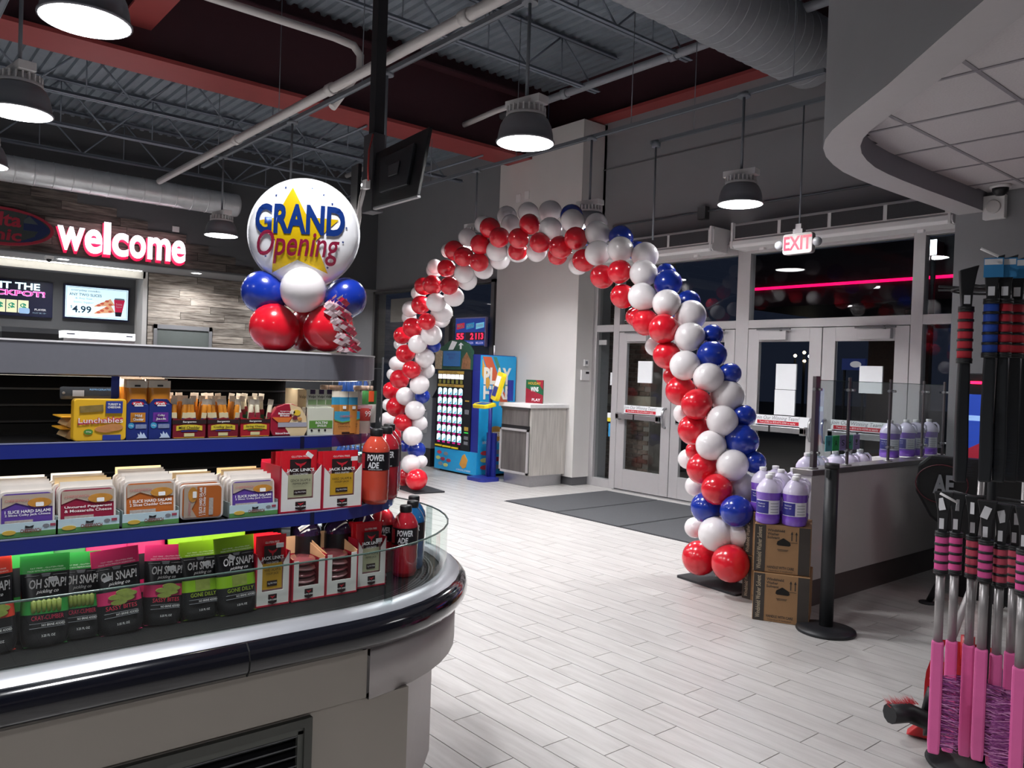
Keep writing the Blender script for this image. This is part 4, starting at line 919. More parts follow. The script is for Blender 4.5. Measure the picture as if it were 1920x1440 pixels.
PNAME = {'red': ('', '#c9302c'), 'green': ('CRAY-CUMBER', '#b52a4a'), 'pink': ('SASSY BITES', '#c9304a'), 'lime': ('GONE DILLY', '#9db432')}
poly_b = M('black pouch film', '#16171a', .28, coat=.3, noise=.05)
def pouch(label, colour, X, xl, xr, ytop, yb, tilt=0.0, plain=False, push=0.0, sticker=None, rz=HALF, group='pickle pouches on the cooler deck'):
    t, w_ = place('snack_pouch', label, 'pouch', X, xl, xr, Z3, yb, group, rz, push)
    h = hz(X, (xl+xr)/2, ytop, Z3)
    cm = M(colour+' pouch film', POUCHC[colour], .3, coat=.3, noise=.06)
    f = lambda q: (h*q, {0: .055, .08: .06, .2: .055, .35: .05, .5: .042, .65: .03, .8: .014, .88: .006, 1: .004}[q], w_*{0: .86, .08: .97, .2: 1.0, .35: .98, .5: .96, .65: .97, .8: .99, .88: 1, 1: 1}[q])
    mb = MB(); mb.k = 0; lens(mb, w_, [f(q) for q in (0, .08, .2, .35)], 0); mb.k = 1; lens(mb, w_, [f(q) for q in (.35, .5)], 0); mb.k = 0; lens(mb, w_, [f(q) for q in (.5, .65, .8)], 0); mb.k = 1; lens(mb, w_, [f(q) for q in (.8, .88, 1)], 0)
    mb.add([(-w_*.43, -.02, .0), (w_*.43, -.02, 0), (w_*.43, .02, 0), (-w_*.43, .02, 0)], [(0, 1, 2, 3)])
    b_ = mb.build('pouch_body', [poly_b, cm], t, fix=False)
    t.rotation_euler = (math.radians(-7+tilt+random.uniform(-2, 2)), math.radians(random.uniform(-5, 5)), rz+random.uniform(-.08, .08))
    if plain: return t
    tbox('OH SNAP!', t, -w_*.34, w_*.40, h*.63, h*.735, -.0185, ink_w, offset=.02, shear=.08); tbox('pickling co', t, -w_*.2, w_*.24, h*.565, h*.615, -.0225, ink_w, shear=.35)
    MB().prism([(-.008, h*.755), (.008, h*.755), (.011, h*.79), (-.011, h*.79)], -.0145, -.012).box(-w_*.42, -w_*.14, -.0145, -.012, h*.768, h*.771).box(w_*.14, w_*.42, -.0145, -.012, h*.768, h*.771).build('emblem', ink_grey, t)
    tbox('FAT FREE - GLUTEN FREE', t, -w_*.3, w_*.36, h*.845, h*.86, -.0062, ink_w); tbox('MADE WITH PREMIUM INGREDIENTS', t, -w_*.36, w_*.4, h*.815, h*.832, -.0085, ink_w)
    pk_ = M('pickle green', '#8c9a4a' if colour != 'green' else '#7fae4f', .35, noise=.3, nscale=60); g = MB()
    if colour == 'green':
        for k in range(6): g.lathe([(0, 0), (.006, .006), (.007, h*.14), (0, h*.16)], 8, (-w_*.25+w_*.1*k, -.0205, h*.35))
    elif colour == 'lime':
        g.box(-w_*.16, w_*.2, -.0245, -.02, h*.36, h*.5)
    else:
        for (x, z) in ((.1, .48), (-.06, .43), (.14, .40), (-.02, .365), (.2, .45)): g.prism(ell(w_*.17, h*.032, 14, x*w_, z*h), -.0265-.002*abs(x), -.02)
    g.build('pickle_window', pk_, t)
    nm, nc = PNAME[colour]
    if nm: tbox(nm, t, -w_*.3, w_*.34, h*.285, h*.335, -.0285, M('flavour '+colour, nc, .5))
    tbox('NO BRINE ADDED', t, -w_*.1, w_*.36, h*.215, h*.24, -.0305, ink_w); MB().box(-w_*.34, w_*.36, -.031, -.028, h*.2, h*.203).box(-w_*.34, w_*.36, -.031, -.028, h*.25, h*.252).build('print_rules', ink_grey, t)
    tbox('3.25 FL OZ', t, -.012, .02, h*.1, h*.125, -.0315, ink_w)
    if sticker: MB().prism(rr(.021, .013, .002), -.0205, -.019).build('price_sticker', paper, t, loc=(sticker[0]*w_, 0, sticker[1]*h), rot=(0, math.radians(sticker[2]), 0))
    return t
XD = -2.42
pouch('red topped pickle pouch at the left edge of the cooler deck', 'red', XD, -58, 34, 1046, 1215, sticker=(.1, .7, 25))
pouch('green topped pickle pouch with spears, left of two green ones in front', 'green', XD, 36, 130, 1043, 1205, 0, sticker=(.13, .72, -5))
pouch('green topped pickle pouch leaning against the pink one', 'green', XD, 112, 190, 1040, 1197, push=.012)
pouch('pink topped pickle pouch beside the green ones on the deck', 'pink', XD, 181, 270, 1030, 1186, sticker=(-.22, .66, -15))
pouch('pink topped pickle pouch beside the lime ones on the deck', 'pink', XD, 266, 342, 1026, 1176, push=.012, sticker=(.12, .7, -12))
pouch('lime topped pickle pouch beside the pink ones, left of two lime ones', 'lime', XD, 336, 412, 1018, 1166, push=.008, sticker=(.12, .7, -10))
pouch('lime topped pickle pouch next to the red meat box on the deck', 'lime', XD, 404, 482, 1008, 1152, sticker=(-.14, .74, 30))
for lab, c, a, b, yt, ps in (('plain row of red pouch tops', 'red', -60, 34, 1037, .05), ('', 'green', 22, 118, 1034, .05), ('', 'green', 108, 190, 1030, .06), ('', 'pink', 172, 250, 1022, .06), ('', 'pink', 250, 326, 1016, .07), ('', 'lime', 330, 405, 1010, .05), ('', 'lime', 386, 470, 1000, .06)):
    for k in range(2):
        pos = {'red': 'behind the red topped pouch in front', 'green': 'behind the %s green pouch' % ('left' if a < 60 else 'right'), 'pink': 'behind the %s pink pouch' % ('left' if a < 200 else 'right'), 'lime': 'behind the %s lime pouch' % ('left' if a < 350 else 'right')}[c]
        pouch('%s pouch standing %s, %s' % (c, pos, 'second in its row' if k == 0 else 'at the back of its row'), c, XD, a+6*k, b+6*k, yt+3*k, 1180-(a)*.12, plain=True, push=ps+.055*k)
# ---- meat snack boxes
bag_r = M('red meat bag film', '#cc1f2c', .25, coat=.4, noise=.08); bag_s = M('silver pink bag film', '#b9888c', .25, coat=.4, noise=.15); card_w = M('white box card', '#eceae6', .5); card_r = M('red box card', '#b51d38', .45)
meat_d = M('dark shield print', '#2a1518', .5)
def shield(par, cx, cz, w_, h_, y, sub=True):
    s_ = MB().prism([(cx-w_*.42, cz+h_*.5), (cx+w_*.42, cz+h_*.5), (cx+w_*.42, cz-h_*.3), (cx, cz-h_*.5), (cx-w_*.42, cz-h_*.3)], y-.001, y).build('shield_logo', meat_d, par)
    MB().prism([(cx-.24*w_, cz+.36*h_), (cx-.16*w_, cz+.22*h_), (cx-.05*w_, cz+.16*h_), (cx, cz+.02*h_), (cx+.05*w_, cz+.16*h_), (cx+.16*w_, cz+.22*h_), (cx+.24*w_, cz+.36*h_), (cx+.12*w_, cz+.3*h_), (cx, cz+.26*h_), (cx-.12*w_, cz+.3*h_)], y-.0016, y-.001).build('bull_emblem', ink_red, s_)
    tbox("JACK LINK'S", s_, cx-w_*.55, cx+w_*.55, cz-h_*.16, cz+h_*.04, y-.002, ink_w, offset=.03)
    if sub: tbox('COLD CRAFTED', s_, cx-w_*.3, cx+w_*.3, cz-h_*.29, cz-h_*.2, y-.002, ink_w)
def meat_box(label, X, xl, xr, ytop, yb, z, bag=True, rows=3, yellow=False, lying=False, ybox=None, sticker=None):
    t, w_ = place('meat_snack_box', label, 'box', X, xl, xr, z, yb, 'meat snack display boxes')
    H = hz(X, (xl+xr)/2, ytop, z); hb = H*(.60 if bag else .86); d = .15
    f = MB(); f.box(-w_/2, -w_*.31, 0, .002, 0, hb).box(w_*.31, w_/2, 0, .002, 0, hb).box(-w_*.31, w_*.31, 0, .002, 0, hb*.36)
    if bag: f.prism([(-w_/2, hb), (-w_*.31, hb), (-w_*.5, hb*1.28)], 0, .002).prism([(w_/2, hb), (w_*.31, hb), (w_*.5, hb*1.28)], 0, .002)
    f.build('box_front', card_w, t)
    hs = hb*1.28 if bag else hb*1.05
    MB().box(-w_/2-.001, -w_/2+.0015, -.001, d, 0, hs).box(w_/2-.0015, w_/2+.001, -.001, d, 0, hs).box(-w_/2, w_/2, -.0012, .001, 0, hb*.04).box(-w_/2, w_/2, d-.002, d, 0, hs*1.05).box(-w_/2-.001, -w_*.465, -.0014, 0, 0, hs).build('box_side', card_r, t)
    MB().box(-w_/2, w_/2, .0, d, 0, .003).build('box_floor', card_w, t)
    shield(t, 0, hb*.165, w_*.30, hb*.24, -.0015, False)
    if bag:
        n = rows
        for k in range(n):
            mb = MB(); mb.k = 1; ww = w_*.9; y0 = .022+.034*k
            mb.M = Matrix.Translation((random.uniform(-.003, .003), y0, 0))
            lens(mb, ww, [(.004, .024, ww), (hb*.4, .03, ww), (hb*1.1, .02, ww)], 0); mb.k = 0; lens(mb, ww, [(hb*1.1, .02, ww), (H*.86, .01, ww), (H-.004*k, .003, ww)], 0); mb.M = None
            b_ = mb.build('meat_bag', [bag_r, bag_s], t, fix=False)
            if k == 0:
                wc = M('mustard bag label', '#d1a22c', .4, noise=.15) if yellow else M('sage bag label', '#b3b393', .4, noise=.12)
                MB().box(-w_*.29, w_*.29, y0-.0165, y0-.0145, hb*.4, hb*1.02).build('bag_label', wc, b_)
                shield(b_, 0, H*.70, w_*.60, H*.33, y0-.015)
                tbox('HARD SALAMI &' if yellow else 'GENOA SALAMI &', b_, -w_*.24, w_*.24, hb*.83, hb*.90, y0-.0185, ink); tbox('COLBY JACK' if yellow else 'PEPPER JACK', b_, -w_*.18, w_*.18, hb*.73, hb*.80, y0-.0185, ink)
                MB().box(-w_*.15, w_*.15, y0-.0175, y0-.0165, hb*.47, hb*.6).build('protein_panel', meat_d, b_); tbox('12g PROTEIN', b_, -w_*.13, w_*.13, hb*.51, hb*.56, y0-.019, ink_w)
                tbox('GLUTEN FREE', b_, -w_*.2, w_*.22, H*.89, H*.92, y0-.0085, ink_w)
                if sticker: MB().box(-.012, .012, y0-.02, y0-.018, -.007, .007).build('price_sticker', paper, b_, loc=(w_*sticker[0], 0, H*sticker[1]), rot=(0, math.radians(sticker[2]), 0))
    else:
        mb = MB(); n = 6
        for k in range(n):
            z0 = .006+(hb*.93)*k/n; mb.k = k % 2
            mb.M = Matrix.Translation((0, .075, z0+hb*.07)) @ Matrix.Rotation(math.radians(random.uniform(-6, 6)), 4, 'Y')
            mb.sphere((0, 0, 0), w_*.45, .07, hb*.085, 14, 8); mb.M = None
        mb.build('meat_packs', [bag_s, M('dark pink meat film', '#8f4a52', .22, coat=.4, noise=.2)], t, fix=False)
        MB().prism([(0, hs), (d*.9, hs+.03), (d, hs*.9), (0, hs*.9)], w_/2-.002, w_/2, 'x').prism([(0, hs), (d*.9, hs+.03), (d, hs*.9), (0, hs*.9)], -w_/2, -w_/2+.002, 'x').box(-w_/2, w_/2, d-.003, d, hs*.9, hs+.045).build('box_flap', M('peach card inside', '#e0b48c', .6), t)
    return t
XS2 = -2.415
meat_box('tall red and white meat snack box with sage green bag label on the middle shelf', XS2, 523, 601, 846, 957, Z2, sticker=(.2, .93, 35))
meat_box('tall red and white meat snack box with yellow bag label on the middle shelf', XS2, 603, 677, 846, 947, Z2, yellow=True, sticker=(.3, .86, 0))
meat_box('red and white meat snack box with mustard label on the deck beside the lime pouch', XD, 478, 541, 1006, 1135, Z3, yellow=True, rows=4, sticker=(.2, .86, 0))
meat_box('low meat snack box of stacked packs, left of two on the deck', XD, 547, 608, 1038, 1120, Z3, bag=False)
meat_box('low meat snack box of stacked packs, right of two on the deck', XD, 610, 668, 1026, 1110, Z3, bag=False)
meat_box('red and white meat snack box behind the glass joint of the guard', XD-.03, 668, 722, 982, 1096, Z3, rows=4, sticker=(.25, .72, 0))
# ---- sandwich packs in low cartons
cream = M('cream zip film', '#eccf9c', .4, noise=.08); zipw = M('white zip film', '#f3ece4', .35, coat=.3, noise=.08); tray_f = glass_mat('clear tray film', (.96, .95, .94), 2.5, .15); tray_w = M('milky tray edge', '#d9d2cc', .3, coat=.3, noise=.05)
FL = {'purple': '#5a3d94', 'rose': '#8f1f3d', 'orange': '#b8642a'}
def tray(par, w_, h_, col, front, y0=0.0, tilt=0.0, zip_=True):
    s_ = MB().prism(rr(w_, h_, .014, 4, 0, h_/2), -.006, .014).build('tray_shell', tray_w, par, loc=(0, y0, 0), rot=(math.radians(tilt), 0, 0))
    if zip_: MB().box(-w_*.46, w_*.46, .006, .008, h_*.9, h_*1.14).build('zip_strip', random.choice((cream, zipw, zipw)), s_)
    MB().prism(rr(w_*.92, h_*.9, .012, 4, 0, h_/2), -.0075, -.006).build('label_panel', M(col+' tray label', FL[col], .35, noise=.1), s_)
    if front:
        MB().prism([(-w_*.45, h_*.62), (-w_*.2, h_*.74), (0, h_*.66), (.46*w_, h_*.62), (.46*w_, h_*.92), (-w_*.45, h_*.92)], -.009, -.0075).build('tan_panel', M('tan tray print', '#b4a495', .4, noise=.15), s_)
        MB().prism(ell(w_*.22, h_*.11, 16, w_*.22, h_*.72), -.0098, -.009).build('sandwich_picture', M('sandwich print', '#c98d3c', .4, noise=.3, nscale=60), s_)
        tbox('CHEESEWICH', s_, -w_*.4, w_*.02, h_*.76, h_*.82, -.0102, M('pale red print', '#c46a6a', .5))
        l1, l2 = {'purple': ('1 SLICE HARD SALAMI', '2 Slices Colby Jack Cheese'), 'rose': ('Uncured Pepperoni', '& Mozzarella Cheese'), 'orange': ('1 SLICE HARD SALAMI', '2 Slices Cheddar Cheese')}[col]
        tbox(l1, s_, -w_*.4, w_*.42, h_*.5, h_*.57, -.0086, ink_w, offset=.02); tbox(l2, s_, -w_*.4, w_*.42, h_*.42, h_*.485, -.0086, ink_w, offset=.01)
        MB().box(-w_*.4, w_*.1, -.0085, -.0075, h_*.24, h_*.34).build('nutrition_panel', M('grey nutrition print', '#b9b0aa', .5, noise=.3, nscale=150), s_)
        MB().prism(rr(.019, .011, .002, 2, w_*.22, h_*.68), -.0108, -.0098).build('price_sticker', paper, s_)
    return s_
def sandwich(label, short, col, xl, xr, ytop, yb, carton=True, turned=False, nb=4):
    t, w_ = place('sandwich_pack', label, 'sandwich pack', XS2, xl+4, xr-4, Z2+.004, yb, 'sliced meat and cheese packs')
    h_ = hz(XS2, (xl+xr)/2, ytop, Z2)*.94; t.location.x -= .012
    if turned:
        s_ = tray(t, h_*.95, w_*.98, col, True, zip_=False); s_.rotation_euler = (math.radians(-6), math.radians(-90), 0); s_.location = (w_*.49, 0, h_*.48)
    else: tray(t, w_, h_, col, True, tilt=-6)
    for k in range(nb):
        q = thing('sandwich_pack', '%s cheese pack standing %s behind %s' % (col, ('directly', 'second', 'third', 'last')[k], short), 'sandwich pack', (t.location.x-.03-.028*k, t.location.y+random.uniform(-.004, .004), Z2+.004), HALF, 'sliced meat and cheese packs')
        tray(q, w_, h_*(1.02+.02*k), col, False, tilt=-5)
    if carton:
        c = thing('sandwich_carton', 'low pale blue and green carton holding %s' % short, 'carton', (XS2, t.location.y, Z2), HALF, 'pale blue sandwich cartons'); W = w_*1.1; hc = .038
        f = MB().box(-W/2, W/2, -.001, .001, .014, hc).build('carton_front', M('pale blue card', '#c3dbe4', .5), c); MB().box(-W/2, W/2, -.0014, .001, 0, .014).build('green_band', M('grass green print', '#5f9a58', .5, noise=.2), c)
        MB().box(-W/2, -W/2+.0015, 0, .15, 0, hc*1.25).box(W/2-.0015, W/2, 0, .15, 0, hc*1.25).box(-W/2, W/2, 0, .15, 0, .0015).build('carton_side', M('grey card', '#9fb0b0', .5), c)
        tbox('CHEESEWICH', f, -W*.12, W*.22, .011, .021, -.0024, M('brown red print', '#7a2a25', .5), offset=.03)
        MB().prism(ell(W*.11, .006, 16, -W*.3, .014), -.0022, -.001).build('sandwich_picture', M('yellow sandwich print', '#d9b44a', .5), f)
        MB().prism([(-.006, .023), (.012, .023), (.014, .03), (.004, .027), (-.006, .03)], -.0022, -.001).build('cow_picture', ink, f); MB().prism(ell(.008, .005, 12, W*.3, .026), -.0018, -.001).build('seal', ink_grey, f); MB().box(W*.37, W*.46, -.002, -.001, .024, .031).build('flag', M('flag red blue', '#a0455a', .5), f)
sandwich('purple labelled sandwich pack with cheese at the left edge of the middle shelf', 'the leftmost purple pack', 'purple', -6, 107, 920, 1003)
sandwich('rose labelled sandwich pack with pepperoni on the middle shelf', 'the rose pack', 'rose', 106, 222, 912, 995)
sandwich('orange labelled sandwich pack with cheddar on the middle shelf', 'the upright orange pack', 'orange', 230, 334, 900, 985)
sandwich('orange sandwich pack turned sideways with no carton', 'the sideways orange pack', 'orange', 336, 424, 905, 975, carton=False, turned=True)
sandwich('purple labelled sandwich pack with cheese beside the red meat box', 'the purple pack by the meat box', 'purple', 430, 520, 898, 964)
# ---- top shelf
X1 = -2.505
def top(name, label, cat, xl, xr, yb=822, group=None, push=0): return place(name, label, cat, X1, xl, xr, Z1, yb, group, HALF, push)
lun, w_ = top('lunch_kit', 'yellow boxed lunch kit standing upright at the left of the top shelf', 'lunch kit', 136, 235, group='yellow lunch kits')
h_ = hz(X1, 186, 748, Z1); yk = M('yellow lunch card', '#e8b62a', .4, noise=.06)
MB().prism(rr(w_, h_, .01, 4, 0, h_/2), -.004, .03).build('tray_card', yk, lun, bevel=.002)
MB().box(-w_*.34, w_*.1, -.006, -.004, h_*.70, h_*.86).build('window', M('cracker window', '#8f7a45', .4, noise=.4, nscale=50), lun); MB().box(w_*.1, w_*.42, -.007, -.004, h_*.66, h_*.95).build('blue_panel', ink_blue, lun)
tbox('TURKEY &', lun, w_*.13, w_*.38, h_*.85, h_*.9, -.0076, ink_w, offset=.03); tbox('CHEDDAR', lun, w_*.13, w_*.38, h_*.78, h_*.83, -.0076, ink_w, offset=.03)
lr = tbox('Lunchables', lun, -w_*.42, w_*.44, h_*.42, h_*.56, -.0062, M('pink outline print', '#c83a5c', .5), offset=.06); tbox('Lunchables', lun, -w_*.41, w_*.43, h_*.43, h_*.55, -.0072, ink_w, offset=.0)
lr.rotation_euler.y = math.radians(-4); lun.children[-1].rotation_euler.y = math.radians(-4)
MB().prism(ell(w_*.2, h_*.09, 16, w_*.24, h_*.32), -.0062, -.004).prism(ell(w_*.2, h_*.08, 16, w_*.1, h_*.28), -.006, -.004).build('food_picture', M('meat print', '#c98a55', .4, noise=.2, nscale=60), lun)
MB().prism(ell(.012, .008, 12, -w_*.22, h_*.22), -.006, -.004).build('green_badge', M('green badge', '#4f8a3a', .5), lun); MB().box(w_*.05, w_*.4, -.006, -.004, h_*.01, h_*.14).build('blue_strip', ink_blue, lun)
tbox('20g', lun, -w_*.27, -w_*.17, h_*.2, h_*.24, -.007, ink_w)
for k in range(2):
    q = thing('lunch_kit', '%s yellow lunch kit tray lying behind the upright one' % ('upper' if k else 'lower'), 'lunch kit', (X1-.07+.01*k, lun.location.y-.025-.0*k, Z1+.034*k), HALF, 'yellow lunch kits')
    MB().prism([(-.05, .006), (-.035, .03), (.05, .03), (.05, .0), (-.04, 0)], 0, .12).build('tray_body', M('pale tray plastic', '#e6c79a', .4), q); MB().box(-.062, .055, -.006, .125, .028, .032).build('tray_rim', M('orange yellow rim', '#f0b63c', .35), q, bevel=.001)
th = thing('tag_strip', 'black see-through tag strip hanging behind the yellow lunch kit', 'tag strip', (X1-.09, at_x(168, 735, X1-.09)[1], at_x(168, 737, X1-.09)[2]), HALF)
MB().prism(rr(.155, .036, .005), -.002, .002).build('strip', M('smoky plastic', '#2c2f34', .15, coat=.6), th); MB().box(-.045, -.015, -.003, -.002, -.01, .008).build('barcode', ink_grey, th); tbox('REFRIGERATED', th, .0, .06, .008, .013, -.003, M('blue tag print', '#5f8fc0', .5))
MB().cyl((-.068, -.003, 0), (-.068, .003, 0), .004, n=8).build('rivet', steel, th); MB().cyl((.05, 0, -.018), (.05, 0, -.105), .002, n=5).build('strip_leg', black_m, th)
amber = M('amber cheese stick', '#d98a2a', .35, coat=.4, noise=.1); clr = M('frosty film top', '#e8dccb', .25, coat=.5, noise=.2)
for k, (a, b, nm1, nm2, pc) in enumerate(((236, 277, 'Mild', 'Cheddar', '#c8822b'), (278, 320, 'Colby', 'Jack', '#6a2f96'))):
    t, w_ = top('cheese_carton', 'navy cheese carton with %s panel on the top shelf' % ('an orange' if k == 0 else 'a violet'), 'carton', a, b, group='navy cheese cartons')
    H = hz(X1, (a+b)/2, 714, Z1)
    MB().box(-w_/2, w_/2, 0, .13, 0, H*.60).prism([(-w_/2, H*.6), (w_/2, H*.6), (w_*.3, H*.69), (-w_*.3, H*.69)], 0, .002).build('carton_body', M('navy carton', '#1f2f78', .4, noise=.05), t, bevel=.0015)
    MB().box(-w_*.32, w_*.36, -.001, 0, H*.30, H*.46).build('flavour_panel', M('panel '+nm1, pc, .45), t); tbox(nm1, t, -w_*.12, w_*.2, H*.385, H*.43, -.0016, ink_w, offset=.03); tbox(nm2, t, -w_*.2, w_*.28, H*.325, H*.37, -.0016, ink_w, offset=.03)
    MB().prism(ell(w_*.28, H*.035, 16, 0, H*.615), -.001, 0).build('logo_oval', ink_red, t); tbox('Kraft', t, -w_*.2, w_*.2, H*.595, H*.635, -.0016, ink_w, offset=.03)
    MB().prism([(-w_*.02, .004), (w_*.46, .004), (w_*.38, H*.07), (w_*.3, H*.12), (w_*.25, H*.08), (w_*.15, H*.14), (w_*.12, H*.08), (w_*.02, H*.11), (w_*.06, H*.05)], -.001, 0).build('milk_splash', M('pale splash print', '#c7d8ee', .5), t)
    MB().prism(ell(w_*.14, w_*.14, 14, -w_*.28, H*.24), -.001, 0).build('protein_badge', M('cyan badge', '#3d9bc8', .5), t); tbox('10g', t, -w_*.36, -w_*.2, H*.225, H*.255, -.0016, ink_w); MB().box(-w_*.08, w_*.42, -.001, 0, H*.19, H*.26).build('print_block', M('blue grey print', '#8793b8', .5, noise=.3, nscale=200), t)
    MB().box(-.012, .012, -.0125, -.0105, H*.57, H*.59).build('price_sticker', paper, t)
    for j in range(4):
        q = thing('cheese_bag', 'bag of cheese sticks in the navy carton with %s panel, %s' % ('an orange' if k == 0 else 'a violet', ('front', 'second', 'third', 'last')[j]), 'bag', (X1-.012-.03*j, t.location.y, Z1+H*.3), HALF, 'bags of cheese sticks in navy cartons')
        mb = MB(); lens(mb, w_, [(0, .02, w_*.9), (H*.45, .022, w_*.92), (H*.58, .008, w_*.98)], 0); mb.k = 1; lens(mb, w_, [(H*.58, .008, w_*.98), (H*.70+.004*j, .002, w_*.98)], 0); mb.build('bag_film', [amber, clr], q, fix=False)
        MB().box(-.008, .008, -.0062, -.005, H*.6, H*.63).build('date_code', ink, q)
fl1 = thing('cheese_flyer', 'blue and orange card sticking up behind the navy cheese carton', 'card', (X1-.02, at_x(216, 740, X1-.02)[1], Z1+.085), HALF)
MB().box(-.011, .011, 0, .002, 0, .10).build('card', ink_blue, fl1); MB().prism([(-.011, .02), (.011, .04), (.011, .0), (-.011, 0)], -.001, 0).build('orange_corner', amber, fl1)
mar = M('maroon carton', '#7d1c2b', .4, noise=.05); mar2 = M('bright red carton', '#a8202c', .4, noise=.05)
navyl = M('navy stick label', '#24306e', .4); grnl = M('green stick label', '#2f6a4a', .4); pale_st = M('pale cheese stick', '#e8dfc4', .35, coat=.4)
stick_me = {}
def stick_mesh(kind):
    if kind not in stick_me:
        mb = MB(); mb.k = 0; mb.lathe([(.0, 0), (.0075, .003), (.008, .096), (.006, .1)], 8); mb.k = 1; mb.box(-.009, .009, -.0012, .0012, .098, .118); mb.k = 2; mb.box(-.0072, .0072, -.0088, -.006, .03, .058); mb.k = 3; mb.box(-.0072, .0072, -.0089, -.006, .058, .075)
        cm = {'mild': [amber, clr, navyl, M('cream stick label', '#d9cda5', .5)], 'string': [pale_st, clr, grnl, M('red stick label', '#8f2436', .5)], 'back': [amber, clr, amber, amber]}[kind]
        stick_me[kind] = mb.mesh('cheese_stick', cm)
    return stick_me[kind]
rg = random.Random(4)
for k, (a, b, nm, m_, st, rib) in enumerate(((322, 386, 'Mild Cheddar', mar, 'mild', ink_blue), (388, 447, 'Colby Jack', mar, 'mild', M('violet ribbon', '#4a3a86', .5)), (449, 506, 'String Cheese', mar2, 'string', M('green ribbon', '#3f7a3a', .5)))):
    t, w_ = top('cheese_stick_carton', 'maroon open carton of cheese sticks, %s of three on the top shelf' % ('leftmost', 'middle one', 'brighter rightmost')[k], 'carton', a, b, group='open cartons of cheese sticks'); H = .062
    MB().prism([(-w_/2, 0), (w_/2, 0), (w_/2, H), (w_*.3, H-.006), (0, H+.002), (-w_*.25, H-.004), (-w_/2, H+.002)], 0, .002).build('carton_front', m_, t)
    MB().box(-w_/2, -w_/2+.002, 0, .12, 0, H).box(w_/2-.002, w_/2, 0, .12, 0, H).box(-w_/2, w_/2, .118, .12, 0, H+.02).box(-w_/2, w_/2, 0, .12, 0, .002).build('carton_side', m_, t)
    MB().box(-w_/2, w_/2, -.001, 0, H*.72, H*.92).build('dark_band', meat_d, t); tbox('Sargento', t, -w_*.2, w_*.2, H*.76, H*.87, -.0018, ink_w, offset=.02)
    MB().prism([(-w_*.38, H*.38), (-w_*.2, H*.43), (0, H*.445), (w_*.2, H*.43), (w_*.38, H*.38), (w_*.38, H*.62), (w_*.2, H*.67), (0, H*.685), (-w_*.2, H*.67), (-w_*.38, H*.62)], -.001, 0).build('yellow_banner', M('yellow banner', '#d8c23a', .5), t)
    MB().box(-w_*.24, w_*.24, -.0012, 0, H*.35, H*.39).build('ribbon', rib, t); tbox(nm, t, -w_*.31, w_*.31, H*.47, H*.61, -.0018, M('brown print', '#3a2416', .5), offset=.015)
    MB().box(-w_*.15, w_*.15, -.001, 0, H*.1, H*.26).build('cream_panel', M('cream print', '#d6cf97', .5), t); MB().box(-w_*.45, w_*.45, -.001, 0, .002, .0035).build('gold_line', ink_gold, t)
    for r in range(3):
        for c in range(5):
            kind = st if r == 0 else ('back' if st == 'mild' else 'string')
            o = link('cheese_stick', stick_mesh(kind), None, 0, (X1-.014-.032*r, t.location.y+w_*(-.38+.19*c)+rg.uniform(-.002, .002), Z1+.004+.008*r), (rg.uniform(-.06, .06), rg.uniform(-.14, .14), HALF+rg.uniform(-.2, .2)))
            tag(o, '%s cheese stick from the left in the %s row of the %s maroon carton' % (('first', 'second', 'third', 'fourth', 'last')[c], ('front', 'middle', 'back')[r], ('leftmost', 'middle', 'brighter rightmost')[k]), 'cheese stick', 'cheese sticks in the %s maroon carton' % ('leftmost', 'middle', 'rightmost')[k])
t, w_ = top('snack_tray', 'rounded red and cream snack tray standing on the top shelf', 'snack tray', 506, 575); H = hz(X1, 540, 757, Z1)
ol = [(-w_*.42, 0), (w_*.42, 0), (w_*.5, H*.2), (w_*.46, H*.6), (w_*.3, H*.88), (w_*.08, H), (-w_*.1, H), (-w_*.34, H*.9), (-w_*.48, H*.65), (-w_*.5, H*.2)]
MB().prism(ol, 0, .025).build('tray_shell', M('red tray film', '#a3243a', .22, coat=.5, noise=.1), t, bevel=.003)
MB().prism([(.0, H), (w_*.3, H*.88), (w_*.46, H*.6), (w_*.5, H*.2), (w_*.42, 0), (w_*.05, 0), (-w_*.1, H*.25), (w_*.08, H*.55)], -.001, 0).build('cream_half', M('cream tray print', '#e3cba0', .3, coat=.4), t); MB().box(-w_*.3, w_*.48, -.002, -.001, H*.28, H*.42).build('grey_band', M('grey band', '#a7a7b4', .3), t)
MB().prism([(-w_*.46, H*.58), (w_*.07, H*.58), (-w_*.02, H*.43), (-w_*.3, H*.43)], -.002, 0).build('orange_band', M('orange band', '#dd7a3a', .4), t)
for (x, z, r_, c_) in ((.2, .72, .1, '#e6c23c'), (.08, .74, .07, '#e9dcc4'), (.15, .56, .07, '#6f2a3a'), (.28, .52, .06, '#c98e4e')): MB().prism(ell(w_*r_, H*r_*.9, 14, w_*x, H*z), -.003, -.001).build('snack_picture', M('snack '+c_, c_, .4), t)
tbox('Sargento', t, -w_*.25, w_*.0, H*.74, H*.79, -.0018, ink_w); tbox('Balanced', t, -w_*.3, w_*.03, H*.67, H*.73, -.0018, ink_w, offset=.03); tbox('Breaks', t, -w_*.25, w_*.0, H*.61, H*.66, -.0018, ink_w, offset=.03); tbox('Balanced Breaks', t, -w_*.36, w_*.02, H*.06, H*.12, -.0018, ink_w, offset=.02)
t, w_ = place('deli_carton', 'tall beige deli carton standing behind the rounded snack tray', 'carton', X1-.05, 556, 582, Z1, 815); MB().prism([(-w_/2, 0), (w_/2, 0), (w_/2, .13), (0, .155), (-w_/2, .155)], 0, .1).build('carton_body', M('beige card', '#dcc6a2', .5, noise=.1), t); tbox('Volpi', t, -w_*.4, w_*.1, .12, .135, -.001, M('brown print', '#3a2416', .5))
